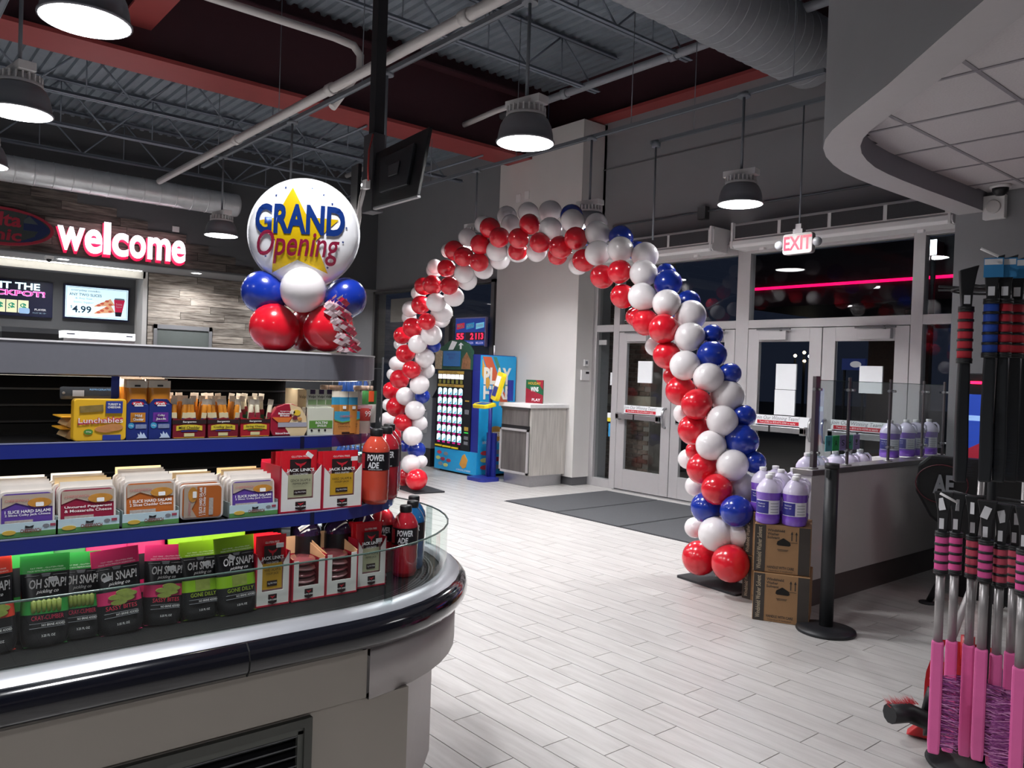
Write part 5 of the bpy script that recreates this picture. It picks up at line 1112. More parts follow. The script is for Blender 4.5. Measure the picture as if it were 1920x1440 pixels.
t, w_ = top('deli_carton', 'pale carton with a green band holding rolled deli snacks', 'carton', 576, 624); H = hz(X1, 600, 733, Z1)
MB().box(-w_/2, w_/2, 0, .11, 0, H*.62).build('carton_body', M('pale grey green card', '#d3d6c6', .5, noise=.04), t); MB().box(-w_*.44, w_*.46, -.001, 0, H*.16, H*.33).build('green_band', M('green band', '#5b8f3c', .5), t)
tbox('ROLTINI', t, -w_*.2, w_*.26, H*.25, H*.31, -.0018, ink_w, offset=.02); tbox('SINGLES', t, -w_*.14, w_*.22, H*.19, H*.235, -.0018, ink_w, offset=.02)
for x in (-.34, -.06, .18): MB().prism(ell(.004, .004, 10, w_*x, H*.11), -.001, 0).build('print_dot', ink, t)
for k, x in enumerate((-.3, .06, .4)):
    q = thing('deli_snack', 'upright deli snack pack in the green banded carton, %s of three' % ('left', 'middle', 'right')[k], 'snack pack', (X1-.006-.004*k, t.location.y+w_*x, Z1+.004), HALF, 'deli snack packs'); ww = w_*.4
    MB().box(-ww/2, ww/2, .004, .012, 0, H).build('pack_body', M('pale sage film', '#cfd2c3', .35, coat=.3), q); MB().box(-ww*.22, ww*.22, -.0005, .004, H*.9, H).build('dark_tab', M('plum tab', '#3a2a4a', .5), q); tbox('Volpi', q, -ww*.36, ww*.36, H*.80, H*.87, .0035, ink, shear=.2, offset=.02); MB().box(-ww*.4, ww*.4, .0025, .004, H*.66, H*.77).build('green_label', M('sage label', '#7f9a6c', .5), q); MB().box(-ww*.35, ww*.35, .0005, .004, H*.36, H*.44).build('price_sticker', paper, q) if k == 1 else None
t, w_ = top('snack_carton', 'orange and sky blue snack carton on the right of the top shelf', 'carton', 626, 673); H = hz(X1, 650, 736, Z1)
MB().box(-w_/2, w_/2, 0, .1, 0, H*.36).build('carton_body', M('orange carton', '#c98a4a', .5, noise=.06), t); MB().prism([(-w_/2, H*.36), (-w_*.2, H*.3), (w_*.1, H*.33), (w_/2, H*.38), (w_/2, H*.55), (-w_/2, H*.55)], -.001, .002).build('sky_panel', M('sky blue card', '#3f9ec4', .5), t)
MB().prism([(-w_/2, H*.34), (-w_*.2, H*.28), (w_*.1, H*.31), (w_/2, H*.36), (w_/2, H*.38), (w_*.1, H*.335), (-w_*.2, H*.305), (-w_/2, H*.365)], -.0015, 0).build('green_wave', M('green wave print', '#6aa84f', .5), t)
tbox('CHEESEWICH', t, -w_*.3, w_*.28, H*.41, H*.46, -.0025, M('pale red print', '#c46a6a', .5), offset=.02); tbox('COLBY JACK CHEESE', t, -w_*.38, w_*.42, H*.22, H*.26, -.0018, M('brown print', '#3a2416', .5)); tbox('& ROASTED ALMONDS', t, -w_*.35, w_*.4, H*.17, H*.205, -.0018, M('brown print', '#3a2416', .5)); MB().box(-w_*.2, w_*.3, -.001, 0, H*.01, H*.06).build('print_block', meat_d, t)
for k, x in enumerate((-.4, -.12, .24)):
    q = thing('snack_stick_pack', 'orange and blue snack pack standing in the sky blue carton, %s of three' % ('left', 'middle', 'right')[k], 'snack pack', (X1-.01+.003*k, t.location.y+w_*x, Z1+.004), HALF, 'orange and blue snack packs'); ww = w_*.36
    mb = MB(); lens(mb, ww, [(0, .012, ww), (H*.68, .014, ww)], 0); mb.k = 1; lens(mb, ww, [(H*.68, .014, ww), (H*.86, .01, ww)], 0); mb.k = 2; lens(mb, ww, [(H*.86, .01, ww), (H, .002, ww)], 0); mb.build('pack_film', [M('orange film', '#c9853f', .3, coat=.4, noise=.1), M('sky film', '#3a8fb5', .3, coat=.4), clr], q, fix=False)
    if k: MB().box(-.006, .006, -.0085, -.007, H*.58, H*.65).build('price_sticker', paper, q)
t, w_ = top('snack_bag', 'red bag with a 99 cent label at the right end of the top shelf', 'bag', 675, 703, push=.04); H = .07
mb = MB(); lens(mb, w_, [(.045, .03, w_), (.09, .03, w_*1.03), (.098, .006, w_*1.05)], 0); mb.build('bag_film', M('red label film', '#b5403a', .3, coat=.3, noise=.1), t, fix=False); tbox('99', t, 0, w_*.4, .06, .08, -.0165, ink_w); MB().box(-w_*.45, w_*.5, -.014, -.01, .087, .1).build('header_strip', M('pink header', '#d8a0a8', .5), t)
mb = MB(); lens(mb, w_, [(0, .03, w_), (.044, .03, w_)], 0); mb.build('lower_bag', M('pale pouch film', '#cdbfb5', .3, coat=.3, noise=.2), t, fix=False)
t, w_ = place('candy_bag', 'clear bag of green and orange sweets hanging behind the red bag', 'bag', X1-.12, 680, 706, Z1+.10, 740); mb = MB(); lens(mb, w_, [(0, .02, w_), (.05, .03, w_)], 0); mb.build('bag_film', M('green sweets', '#4f9a5a', .3, noise=.3, nscale=40), t, fix=False); MB().box(-w_*.2, w_*.15, -.017, -.014, .01, .05).build('orange_sweets', M('orange sweets', '#e0572f', .4), t); MB().cyl((0, 0, .05), (0, 0, .085), .002, n=5).build('peg_hook', steel, t)
jar0 = None
for k, (x, y) in enumerate(((608, 728), (625, 730), (634, 730), (670, 728), (680, 729), (692, 730))):
    p = at_x(x, y, -3.05)
    if jar0 is None:
        jar0 = thing('dairy_bottle', '', 'bottle', (p[0], p[1], Z1), 0, 'white bottles on the far side of the top shelf'); MB().lathe([(0, 0), (.032, 0), (.033, .08), (.014, .13), (.014, .14), (0, .14)], 14).build('bottle_body', M('milk white plastic', '#efe7de', .35), jar0); MB().cyl((0, 0, .14), (0, 0, .158), .018, n=12).build('cap', M('peach cap', '#e8c7b0', .4), jar0); j = jar0
    else: j = dup(jar0, (p[0], p[1], Z1))
    j['label'] = 'white bottle on the far side of the top shelf, %s from the left' % ('first', 'second', 'third', 'fourth', 'fifth', 'last')[k]
for k, (x, z, c_) in enumerate(((655, Z2, '#e8e3dd'), (672, Z2, '#e8e3dd'))):
    p = at_x(x, 870, -2.62); t = thing('cream_tub', 'white printed tub behind the meat boxes on the middle shelf, %s one' % ('left', 'right')[k], 'tub', (p[0], p[1]+.02*k, Z2), 0, 'white tubs on the middle shelf'); MB().lathe([(0, 0), (.03, 0), (.038, .15), (0, .15)], 16).build('tub_body', M('white tub', c_, .4, noise=.15, nscale=60), t); MB().lathe([(.04, .15), (.04, .158), (0, .158)], 16).build('lid', M('teal lid', '#3aa0a0', .4) if k else white_p, t)
# ---- sports drink bottles
def bend(me_src, r, name):
    """wrap flat lettering (x, y) round an upright cylinder whose front is local -y"""
    me = me_src.copy(); n = len(me.vertices); vs = np.empty(n*3); me.vertices.foreach_get('co', vs); vs = vs.reshape(-1, 3)
    a = vs[:, 0]/r; me.vertices.foreach_set('co', np.stack([r*np.sin(a), -r*np.cos(a), vs[:, 1]], 1).ravel()); me.update(); me.name = name; return me
def tcyl(s, parent, r, xc, w_, z0, z1, m, **k):
    me0 = text_mesh(s, 1.0, m, **k).copy(); vs = np.empty(len(me0.vertices)*3); me0.vertices.foreach_get('co', vs); vs = vs.reshape(-1, 3); a, b = vs.min(0), vs.max(0)
    vs[:, 0] = (vs[:, 0]-(a[0]+b[0])/2)*w_/(b[0]-a[0])+xc; vs[:, 1] = (vs[:, 1]-a[1])/(b[1]-a[1])*(z1-z0)+z0; me0.vertices.foreach_set('co', vs.ravel()); me0.update()
    return link('lettering', bend(me0, r, 'lettering'), parent)
liq = {'red': M('red sports drink', '#a8232f', .08, coat=.8, noise=.03), 'orange': M('orange red sports drink', '#c84a38', .08, coat=.8, noise=.03), 'blue': M('blue sports drink', '#1d5f96', .08, coat=.8, noise=.03), 'dark': M('dark berry drink', '#2a1c3a', .08, coat=.8, noise=.03)}
def drink(label, colour, p, z, face=None, h=.258, r=.0485, letters=True, group='sports drink bottles on the cooler'):
    ang = math.atan2(p[1], p[0])-math.pi/2 if face is None else face
    t = thing('drink_bottle', label, 'bottle', (p[0], p[1], z), ang, group); k = h/.258
    MB().lathe([(0, .0), (.038, 0), (.045, .006), (.0475, .02), (.0465, .032), (.0485, .045), (.0475, .06), (.0485, .075), (.0475, .09), (.0485, .105), (.0485, .185), (.046, .2), (.034, .222), (.021, .236), (.0195, .24)], 28).build('bottle_body', liq[colour], t)
    MB().lathe([(.0492, .12), (.0492, .183)], 28, caps=False).build('label_band', M('black drink label', '#14141a', .3), t)
    MB().lathe([(.0205, .236), (.0225, .24), (.0225, .258), (.020, .262), (0, .262)], 18).build('cap', black_p, t)
    if letters:
        sw = M('silver white print', '#dfe0e4', .35, noise=0)
        tcyl('POWER', t, .0496, 0, .062, .153, .176, sw, offset=.03, shear=.1); tcyl('ADE', t, .0496, -.008, .04, .128, .149, sw, offset=.03, shear=.1); tcyl('SPORTS DRINK', t, .0496, .0, .05, .1215, .1255, sw)
        MB().loft([[(.0495*math.sin(a), -.0495*math.cos(a), zz) for a in np.linspace(-1.45, -.85, 5)] for zz in (.126, .178)]).build('red_facts', M('red facts print', '#b8303c', .4, noise=.3, nscale=150), t, fix=False)
    return t
drink('orange red sports drink, left of two on the end of the middle shelf', 'orange', at_z(702, 943, Z2), Z2)
drink('red sports drink, right of two on the end of the middle shelf', 'red', (-2.53, 1.53), Z2)
drink('third sports drink half hidden at the far end of the middle shelf', 'red', (-2.66, 1.62), Z2)
drink('red sports drink standing alone on the deck inside the curved glass', 'red', at_z(757, 1078, Z3), Z3)
drink('blue sports drink behind the red one inside the curved glass', 'blue', (-2.60, 1.70), Z3)
drink('blue sports drink farther back inside the curved glass', 'blue', (-2.70, 1.77), Z3)
drink('red sports drink at the back of the deck beside the blue ones', 'red', (-2.62, 1.58), Z3)
for k, (x, y) in enumerate(((-2.56, 1.36), (-2.57, 1.47), (-2.66, 1.40), (-2.66, 1.50), (-2.58, 1.25), (-2.68, 1.29))):
    drink('dark drink at the back of the deck, %s' % ('behind the right meat box', 'behind the red drink', 'second row', 'second row right', 'behind the low meat boxes', 'second row left')[k], 'dark', (x, y), Z3, h=.23, letters=False, group='dark drinks at the back of the deck')
sh = thing('shelf_tag', 'loose barcode tag tilted under the middle shelf edge', 'tag', tuple(at_x(572, 986, -2.47)), HALF); MB().box(-.024, .024, -.001, .001, -.007, .007).build('card', M('tag card', '#b9b3a6', .6), sh); sh.rotation_euler = (0, math.radians(-28), HALF)
MB().box(-.02, .02, -.0015, -.001, -.003, .004).build('barcode', ink_grey, sh)
# ---- foil balloon centrepiece on the canopy
bc = thing('balloon_centerpiece', 'grand opening foil balloon over blue, white and red balloons on the cooler canopy', 'balloons', (-2.62, 1.225, 1.648), math.radians(56))
foil_m = M('silver white foil', '#f4f4f7', .2, metal=.2, coat=.6, noise=.03)
def foil_y(x, z, a=.188, b=.07):
    q = max(0, 1-(x*x+z*z)/(a*a)); return -b*q**.55
mb = MB(); nr, na = 14, 64; rings = []
for i in range(nr+1):
    ra = .188*math.sin(math.pi/2*i/nr); g = []
    for j in range(na):
        t_ = 2*math.pi*j/na; cr_ = .0035*math.sin(20*t_)*(i/nr)**6; g.append((ra*math.cos(t_), foil_y(ra*math.cos(t_), ra*math.sin(t_))+cr_, ra*math.sin(t_)))
    rings.append(g)
mb.loft(rings, closed=True); mb.loft([[(x, -y, z) for x, y, z in g] for g in rings], closed=True); mb.loft([rings[-1], [(x*1.03, 0, z*1.03) for x, y, z in rings[-1]]], closed=True)
fb = mb.build('foil_balloon', foil_m, bc, loc=(0, 0, .415), fix=False)
def on_foil(me, name, lift, m=None):
    bm_ = bmesh.new(); bm_.from_mesh(me); bmesh.ops.triangulate(bm_, faces=bm_.faces); 
    for _ in range(2): bmesh.ops.subdivide_edges(bm_, edges=[e for e in bm_.edges if e.calc_length() > .03], cuts=2, use_grid_fill=True); bmesh.ops.triangulate(bm_, faces=bm_.faces)
    for v in bm_.verts: v.co = (v.co.x, foil_y(v.co.x, v.co.y)-lift, v.co.y)
    o = bpy.data.meshes.new(name); bm_.to_mesh(o); bm_.free(); o.materials.append(m or me.materials[0]); return link(name, o, fb)
def flat_text(s, x0, x1, z0, z1, m, **k):
    me = text_mesh(s, 1.0, m, res=4, **k).copy(); vs = np.empty(len(me.vertices)*3); me.vertices.foreach_get('co', vs); vs = vs.reshape(-1, 3); a, b = vs.min(0), vs.max(0)
    vs[:, 0] = (vs[:, 0]-a[0])/(b[0]-a[0])*(x1-x0)+x0; vs[:, 1] = (vs[:, 1]-a[1])/(b[1]-a[1])*(z1-z0)+z0; me.vertices.foreach_set('co', vs.ravel()); me.update(); return me
def flat_poly(pts): bm_ = bmesh.new(); bm_.faces.new([bm_.verts.new((x, z, 0)) for x, z in pts]); me = bpy.data.meshes.new('p'); bm_.to_mesh(me); bm_.free(); return me
star = [(-.035, .15), (.022, .045), (.125, .045), (.05, -.035), (.09, -.14), (-.01, -.10), (-.10, -.145), (-.085, -.035), (-.15, .03), (-.085, .04)]
on_foil(flat_poly(star), 'gold_star', .003, M('gold foil print', '#e8c116', .2, metal=.4, coat=.5, noise=.03))
fblue = M('blue foil print', '#1d3f8f', .12, metal=.5, coat=.6, noise=.02); fred = M('crimson foil print', '#9c2446', .15, metal=.4, coat=.5, noise=.02)
on_foil(flat_text('GRAND', -.158, .145, -.015, .09, fblue, offset=.035), 'lettering', .0055)
on_foil(flat_text('Opening', -.15, .13, -.115, -.002, fred, shear=.25, offset=.01), 'lettering', .0075)
for (x, z) in ((-.09, .12), (.03, .15), (.1, .1), (.13, .06), (.15, .02), (.14, -.03), (-.15, .02), (-.12, -.09), (.0, -.15), (.09, -.12), (-.06, .15), (.07, .13)): on_foil(flat_poly([(x+.005*math.cos(k*math.pi/5+.3)*(1 if k % 2 == 0 else .45), z+.005*math.sin(k*math.pi/5+.3)*(1 if k % 2 == 0 else .45)) for k in range(10)]), 'small_star', .003, fblue)
brd, bwh, bbl = M('red latex balloon', '#d3182a', .22, coat=.35, noise=0, sss=.15), M('white latex balloon', '#e6e0e1', .25, coat=.3, noise=0), M('blue latex balloon', '#14319a', .22, coat=.4, noise=0)
def bal_mesh(m):
    mb = MB(); prof = []
    for i in range(13):
        t_ = math.pi*i/12; r_ = math.sin(t_); z_ = -math.cos(t_); z_ = z_*(1.06 if z_ > 0 else 1.12); prof.append((r_*(1 if z_ > 0 else .985), z_))
    mb.lathe(prof, 22); mb.lathe([(.02, -1.11), (.07, -1.2), (.0, -1.2)], 8); return mb.mesh('balloon', m)
BM_ = {'R': bal_mesh(brd), 'W': bal_mesh(bwh), 'B': bal_mesh(bbl)}
for c, x, y, z, r_ in (('B', -.133, .02, .205, .078), ('B', .145, .05, .2, .074), ('W', .012, -.06, .213, .078), ('R', -.088, -.02, .082, .084), ('R', .098, -.02, .088, .084), ('R', 0, .13, .085, .08), ('W', 0, .13, .22, .075)):
    o = link({'R': 'red_balloon', 'W': 'white_balloon', 'B': 'blue_balloon'}[c], BM_[c], bc, 0, (x, y, z), (math.radians(random.uniform(50, 80)), 0, math.atan2(y, x)+math.pi/2)); o.scale = (r_, r_, r_*.96)
rb = MB(); rg = random.Random(8)
for k in range(15):
    x, y, z = .12+rg.uniform(-.02, .03), -.10, .17+rg.uniform(-.02, .02); pts = []
    for i in range(26):
        q = i/25; pts.append((x+.05*q+rg.uniform(-.003, .003)+.014*math.cos(q*22+k), y+.012*math.sin(q*22+k)+.03*q, z-q*(.165)*(1+.02*k if k < 8 else 1)))
    vs = []
    for p in pts: vs += [(p[0]-.007, p[1], max(.004, p[2])), (p[0]+.006, p[1]-.004, max(.004, p[2]+.011))]
    rb.k = k % 3 % 2; rb.add(vs, [(2*i, 2*i+1, 2*i+3, 2*i+2) for i in range(25)])
rb.build('curling_ribbon', [M('silver pink ribbon', '#e2c9cf', .2, metal=.3, noise=0), M('red ribbon', '#c4284a', .25, noise=0)], bc, fix=False)
ARCH = [('R',-7.135,5.58,3.238,0.117),('R',-6.851,5.495,3.087,0.114),('R',-7.297,5.577,3.066,0.119),('R',-8.003,5.716,3.082,0.123),('R',-7.643,5.597,2.96,0.118),('R',-7.352,5.608,2.871,0.112),('R',-8.197,5.741,2.882,0.112),('R',-8.823,5.822,2.704,0.118),('R',-8.442,5.7,2.689,0.121),('R',-8.023,5.67,2.646,0.112),('R',-8.834,5.799,2.457,0.125),('R',-8.558,5.715,2.224,0.111),('R',-9.016,5.798,2.165,0.133),('R',-9.418,5.899,2.07,0.124),('R',-6.364,5.505,3.175,0.109),('R',-6.465,5.445,3.029,0.109),('R',-6.097,5.422,2.944,0.107),('R',-6.714,5.647,2.946,0.106),('R',-5.713,5.348,2.849,0.111),('R',-5.526,5.373,2.918,0.112),('R',-5.997,5.579,2.823,0.102),('R',-5.419,5.383,2.698,0.108),('R',-5.109,5.319,2.515,0.11),('R',-4.814,5.232,2.529,0.106),('R',-4.839,5.308,2.32,0.11),('R',-4.739,5.416,2.128,0.089),('R',-4.503,5.241,2.073,0.114),('R',-4.239,5.158,2.006,0.121),('W',-7.275,5.937,3.446,0.117),('W',-6.942,5.725,3.277,0.109),('W',-6.793,5.851,3.408,0.116),('W',-6.374,5.797,3.353,0.122),('W',-6.047,5.513,3.092,0.119),('W',-5.792,5.576,3.15,0.117),('W',-5.545,5.665,3.099,0.112),('W',-5.364,5.497,2.966,0.118),('W',-5.214,5.357,2.746,0.118),('W',-4.917,5.343,2.751,0.117),('W',-4.752,5.491,2.694,0.123),('W',-4.6,5.302,2.506,0.119),('W',-4.51,5.193,2.29,0.119),('W',-4.278,5.236,2.226,0.118),('W',-4.17,5.391,2.109,0.114),('W',-7.665,5.89,3.389,0.105),('W',-7.844,5.793,3.235,0.112),('W',-8.538,6.003,3.165,0.095),('W',-8.771,5.96,2.973,0.101),('W',-9.056,6.142,2.971,0.109),('W',-7.778,5.711,2.785,0.121),('W',-7.967,5.905,2.727,0.12),('W',-7.111,5.674,2.988,0.125),('W',-7.266,5.839,2.916,0.113),('W',-7.553,5.828,2.821,0.111),('W',-6.92,5.819,2.974,0.121),('W',-6.409,5.656,2.909,0.11),('W',-5.727,5.616,2.706,0.1),('W',-8.407,5.744,2.465,0.123),('W',-8.228,5.89,2.543,0.126),('W',-8.496,5.901,2.354,0.133),('W',-8.747,6.078,2.288,0.115),('W',-9.481,6.052,2.447,0.116),('W',-9.336,6.082,2.663,0.102),('W',-9.795,6.238,2.354,0.108),('W',-8.679,5.876,2.065,0.139),('W',-8.802,5.747,1.939,0.122),('B',-6.012,5.774,3.258,0.121),('B',-5.143,5.589,2.914,0.116),('B',-5.035,5.697,2.792,0.094),('B',-4.567,5.564,2.532,0.089),('B',-4.425,5.424,2.42,0.121),('B',-4.239,5.473,2.258,0.099),('B',-5.748,5.789,3.015,0.102),('R',-9.212,5.824,1.818,0.126),('R',-8.965,5.768,1.6,0.12),('R',-9.369,5.844,1.467,0.134),('R',-9.729,5.939,1.294,0.128),('R',-9.456,5.855,1.078,0.135),('R',-9.181,5.796,0.882,0.12),('R',-9.705,5.96,0.678,0.132),('W',-9.823,6.072,1.682,0.111),('W',-9.264,5.879,1.237,0.127),('W',-8.938,5.885,1.407,0.129),('W',-8.893,5.928,1.762,0.128),('W',-9.044,6.068,1.597,0.11),('W',-9.054,5.9,1.058,0.13),('W',-10.084,6.106,0.861,0.114),('W',-9.083,6.001,0.886,0.106),('W',-8.96,5.815,0.721,0.13),('B',-9.06,6.022,1.247,0.101),('B',-8.866,6.045,1.933,0.092),('B',-9.428,5.997,0.537,0.087),('B',-9.105,5.979,0.515,0.123),('W',-8.98,5.818,0.346,0.129),('W',-8.998,5.99,0.367,0.088),('R',-8.747,5.764,0.17,0.142),('R',-9.297,5.956,0.119,0.133),('W',-10.195,6.241,1.522,0.092),('W',-9.984,6.214,1.969,0.091),('W',-10.378,6.289,1.062,0.094),('R',-9.351,6.108,0.098,0.108),('R',-4.504,5.241,2.076,0.114),('R',-4.232,5.157,2.009,0.125),('R',-4.809,5.45,2.148,0.063),('R',-4.232,5.206,1.795,0.116),('R',-4.08,5.21,1.506,0.123),('R',-3.838,5.107,1.408,0.123),('R',-4.3,5.384,1.625,0.071),('R',-3.901,5.163,1.204,0.123),('R',-4.008,5.346,1.018,0.076),('R',-3.789,5.149,0.909,0.127),('R',-3.598,5.076,0.776,0.12),('W',-4.138,5.387,2.133,0.126),('W',-4.047,5.255,1.944,0.12),('W',-4.001,5.152,1.711,0.121),('W',-3.805,5.199,1.618,0.119),('W',-3.722,5.334,1.477,0.134),('W',-3.647,5.179,1.29,0.121),('W',-3.693,5.112,1.1,0.117),('W',-3.531,5.164,0.962,0.12),('W',-3.96,5.292,0.74,0.081),('W',-3.522,5.308,0.782,0.117),('W',-4.561,5.442,1.88,0.081),('W',-4.206,5.42,1.309,0.081),('W',-4.155,5.438,0.931,0.04),('B',-3.958,5.437,1.968,0.091),('B',-3.879,5.33,1.802,0.116),('B',-3.721,5.358,1.653,0.088),('B',-3.584,5.364,1.325,0.092),('B',-3.543,5.286,1.144,0.128),('B',-3.443,5.322,0.986,0.087),('B',-4.398,5.566,2.135,0.081),('B',-3.715,5.115,0.62,0.123),('B',-3.421,5.077,0.636,0.122),('W',-3.988,5.344,0.394,0.074),('W',-3.59,5.075,0.44,0.133),('W',-3.449,5.178,0.451,0.108),('R',-3.786,5.148,0.21,0.137),('R',-3.44,5.055,0.251,0.142),('R',-3.78,5.365,0.253,0.14),('R',-3.554,5.361,0.255,0.116),]
# ================================================================== BALLOON ARCH
arch = thing('balloon_arch', 'red, white and blue balloon arch standing in front of the entrance doors', 'balloon arch', (0, 0, 0))
ra = random.Random(9)
for c, x, y, z, r in ARCH:
    r = max(r, .085)
    o = link({'R': 'red_balloon', 'W': 'white_balloon', 'B': 'blue_balloon'}[c], BM_[c], arch, 0, (x, y, z))
    # necks point inward to the arch line, away from the room
    cx_, cz_ = -6.3, 1.4; v = Vector((0, 1, 0))+Vector((ra.uniform(-.5, .5), 0, ra.uniform(-.5, .5)))
    o.rotation_euler = (-v).to_track_quat('Z', 'Y').to_euler(); o.scale = (r, r, r*.97)
pa = []
for k in range(13):
    t_ = math.pi*(1-k/12); g = [q for q in ARCH if abs((math.atan2(q[3]-.0, (q[1]+6.35)*1.15)-t_)) < .16]
    if g: pa.append((sum(q[1] for q in g)/len(g), sum(q[2] for q in g)/len(g)+.05, max(.05, sum(q[3] for q in g)/len(g))))
pa = [(-8.92, 5.9, .02)]+pa[1:-1]+[(-3.72, 5.38, .02)]
MB().tube(pa, .012, 6).build('arch_rod', M('grey arch rod', '#8f8f92', .4, metal=.5), arch)
plate_m = M('black foot plate', '#26262a', .6)
MB().prism(rr(.62, .44, .02, 3), 0, .018, 'z').build('foot_plate', plate_m, arch, loc=(-3.70, 5.36, 0), rot=(0, 0, -.12)); MB().prism(rr(.62, .44, .02, 3), 0, .018, 'z').build('foot_plate', plate_m, arch, loc=(-8.9, 5.92, 0), rot=(0, 0, -.12))
# ================================================================== DOOR MATS
mat_m = M('dark grey ribbed mat', '#4b4c4f', .9, noise=.25, nscale=120, bump=.6)
for k, (a, b) in enumerate(((-7.64, -6.735), (-6.70, -5.74), (-5.705, -4.75))):
    m_ = MB().box(a, b, 6.37, 8.2, .0, .011).build('door_mat', mat_m, None, bevel=.004)
    tag(m_, ('leftmost of three dark floor mats inside the doors', 'middle dark floor mat inside the doors', 'rightmost dark floor mat, running behind the balloon arch')[k], 'mat', 'dark mats inside the doors')
    MB().box(a-.012, b+.012, 6.358, 8.212, 0, .005).build('mat_border', M('mat rubber border', '#2f3033', .8), m_)
# ================================================================== WASHER FLUID BOXES AND JUGS
kraft = M('kraft cardboard', '#9a7550', .75, noise=.1, nscale=8); stripe = M('dark box print', '#3a332e', .7, noise=.1); tape = M('pale kraft', '#b58f62', .75, noise=.1)
def fluid_box(label, x, y, z, rz, w_=.36):
    t = thing('cardboard_box', label, 'box', (x, y, z), rz, 'brown washer fluid boxes'); d_, h_ = .37, .322
    MB().box(0, w_, 0, d_, .001, h_).build('box_body', kraft, t, bevel=.004)
    for q in ((.004, .075), (w_-.075, w_-.004)): MB().box(q[0], q[1], -.0015, 0, .004, h_-.004).build('dark_stripe', stripe, t)
    tbox('Windshield Washer Solvent', t, .02, .05, .02, h_-.02, -.0025, M('pale print', '#c9b79a', .7), 'up')
    for k, s in enumerate(('Windshield', 'Washer', 'Solvent')): tbox(s, t, .085, .085+(.11, .075, .08)[k], h_-.045-.024*k, h_-.027-.024*k, -.002, stripe, offset=.02)
    MB().prism([(.145, .195), (.15, .215), (.185, .238), (.19, .238), (.23, .215), (.235, .195), (.225, .188), (.155, .188)], -.0018, 0).build('hand_hole', M('hand hole dark', '#191512', .9), t)
    MB().box(.15, .22, -.0015, 0, .16, .163).box(.155, .215, -.0015, 0, .152, .155).build('print_lines', stripe, t)
    ar = MB()
    for x_ in (.24, .268): ar.box(x_-.003, x_+.003, -.0015, 0, .225, .28).prism([(x_-.008, .268), (x_+.008, .268), (x_, .288)], -.0015, 0)
    ar.box(.232, .276, -.0015, 0, .212, .2145).build('arrow_print', stripe, t)
    tbox('HANDLE WITH CARE', t, .09, .26, .03, .048, -.002, stripe, offset=.02); tbox('Hazardous if swallowed', t, .1, .25, .012, .022, -.002, stripe)
    MB().box(-.0015, 0, .02, .2, h_-.10, h_-.03).build('side_print', stripe, t) if False else None
    MB().box(-.0015, -.0003, .17, .2, .0, h_).build('tape_strip', tape, t); return t
BX, BY = -3.03, 4.72; RB = math.radians(27)
fluid_box('lower brown cardboard box beside the black belt post', BX, BY, 0, RB)
fluid_box('upper brown cardboard box under the purple jugs', BX-.012, BY+.01, .324, RB+.03)
jug_c = M('frosted jug plastic', '#dcd3ea', .3, coat=.4, noise=.03); fluid = M('purple washer fluid', '#7a4fc0', .12, coat=.7, noise=.05); lab_w = M('white jug label', '#e9e7ee', .45); lab_b = M('violet blue label', '#2c2a86', .4)
jug0 = None
def jug(label, x, y, z, group, face=None):
    global jug0
    ang = (math.atan2(y, x)-math.pi/2 if face is None else face)
    if jug0 is None:
        t = thing('fluid_jug', label, 'jug', (x, y, z), ang, group)
        MB().lathe([(0, 0), (.068, 0), (.075, .008), (.076, .05), (.073, .06), (.073, .15), (.076, .16), (.0765, .195)], 24).build('fluid', fluid, t, fix=False)
        MB().lathe([(.0765, .195), (.074, .215), (.058, .245), (.032, .268), (.021, .276), (.02, .284)], 24).build('jug_shell', jug_c, t, fix=False)
        MB().tube([(.03, .0, .268), (.055, .0, .27), (.074, .0, .25), (.079, .0, .215), (.074, .0, .19)], .0085, 8).build('handle', jug_c, t)
        MB().lathe([(.0225, .278), (.0235, .281), (.0235, .298), (.0215, .301), (0, .301)], 16).build('cap', white_p, t)
        arc = lambda r_, a0, a1, z0, z1: MB().loft([[(r_*math.sin(a), -r_*math.cos(a), z_) for a in np.linspace(a0, a1, 12)] for z_ in (z0, z1)])
        lb = arc(.0745, -1.2, 1.15, .062, .148).build('label', lab_w, t, fix=False); arc(.075, -1.2, .05, .066, .143).build('label_panel', lab_b, lb, fix=False)
        for k in range(4): arc(.0752, .2, .95, .128-.018*k, .131-.018*k).build('label_print', ink_grey, lb, fix=False)
        tcyl('Windshield', lb, .0757, -.045, .05, .122, .13, ink_w); tcyl('Washer -20F', lb, .0757, -.045, .05, .105, .113, ink_w); t.scale = (1.07, 1.07, 1.08); jug0 = t
    else:
        t = dup(jug0, (x, y, z), (0, 0, ang), label, group)
    return t
ZB = .6475
caps = [(1441, 888), (1485, 889), (1431, 881), (1478, 884)]
nm = ('front left purple jug on the top box', 'front right purple jug on the top box', 'purple jug behind the front left one on the boxes', 'purple jug behind the front right one on the boxes')
ux = Vector((math.cos(RB), math.sin(RB))); uy = Vector((-math.sin(RB), math.cos(RB)))
for k, (a, b) in enumerate(((.07, .085), (.24, .085), (.07, .25), (.24, .25))):
    p = Vector((BX, BY))+ux*a+uy*b; jug(nm[k], p.x, p.y, ZB, 'purple jugs on the box stack')
c2 = [(1453, 873, 'second'), (1482, 868, 'third')]
b2 = Vector((-3.38, 5.12)); ux2 = Vector((1, 0)); uy2 = Vector((0, 1))
for k in range(2): fluid_box('%s cardboard box of the stack hidden behind the front one' % ('lower', 'upper')[k], b2.x, b2.y, .324*k, 0, .29)
for k, (a, b) in enumerate(((.075, .10), (.225, .10), (.075, .27), (.225, .27))):
    p = b2+ux2*a+uy2*b; jug('purple jug on the rear box stack, %s' % ('front left', 'front right', 'back left', 'back right')[k], p.x, p.y, ZB, 'purple jugs on the rear box stack')
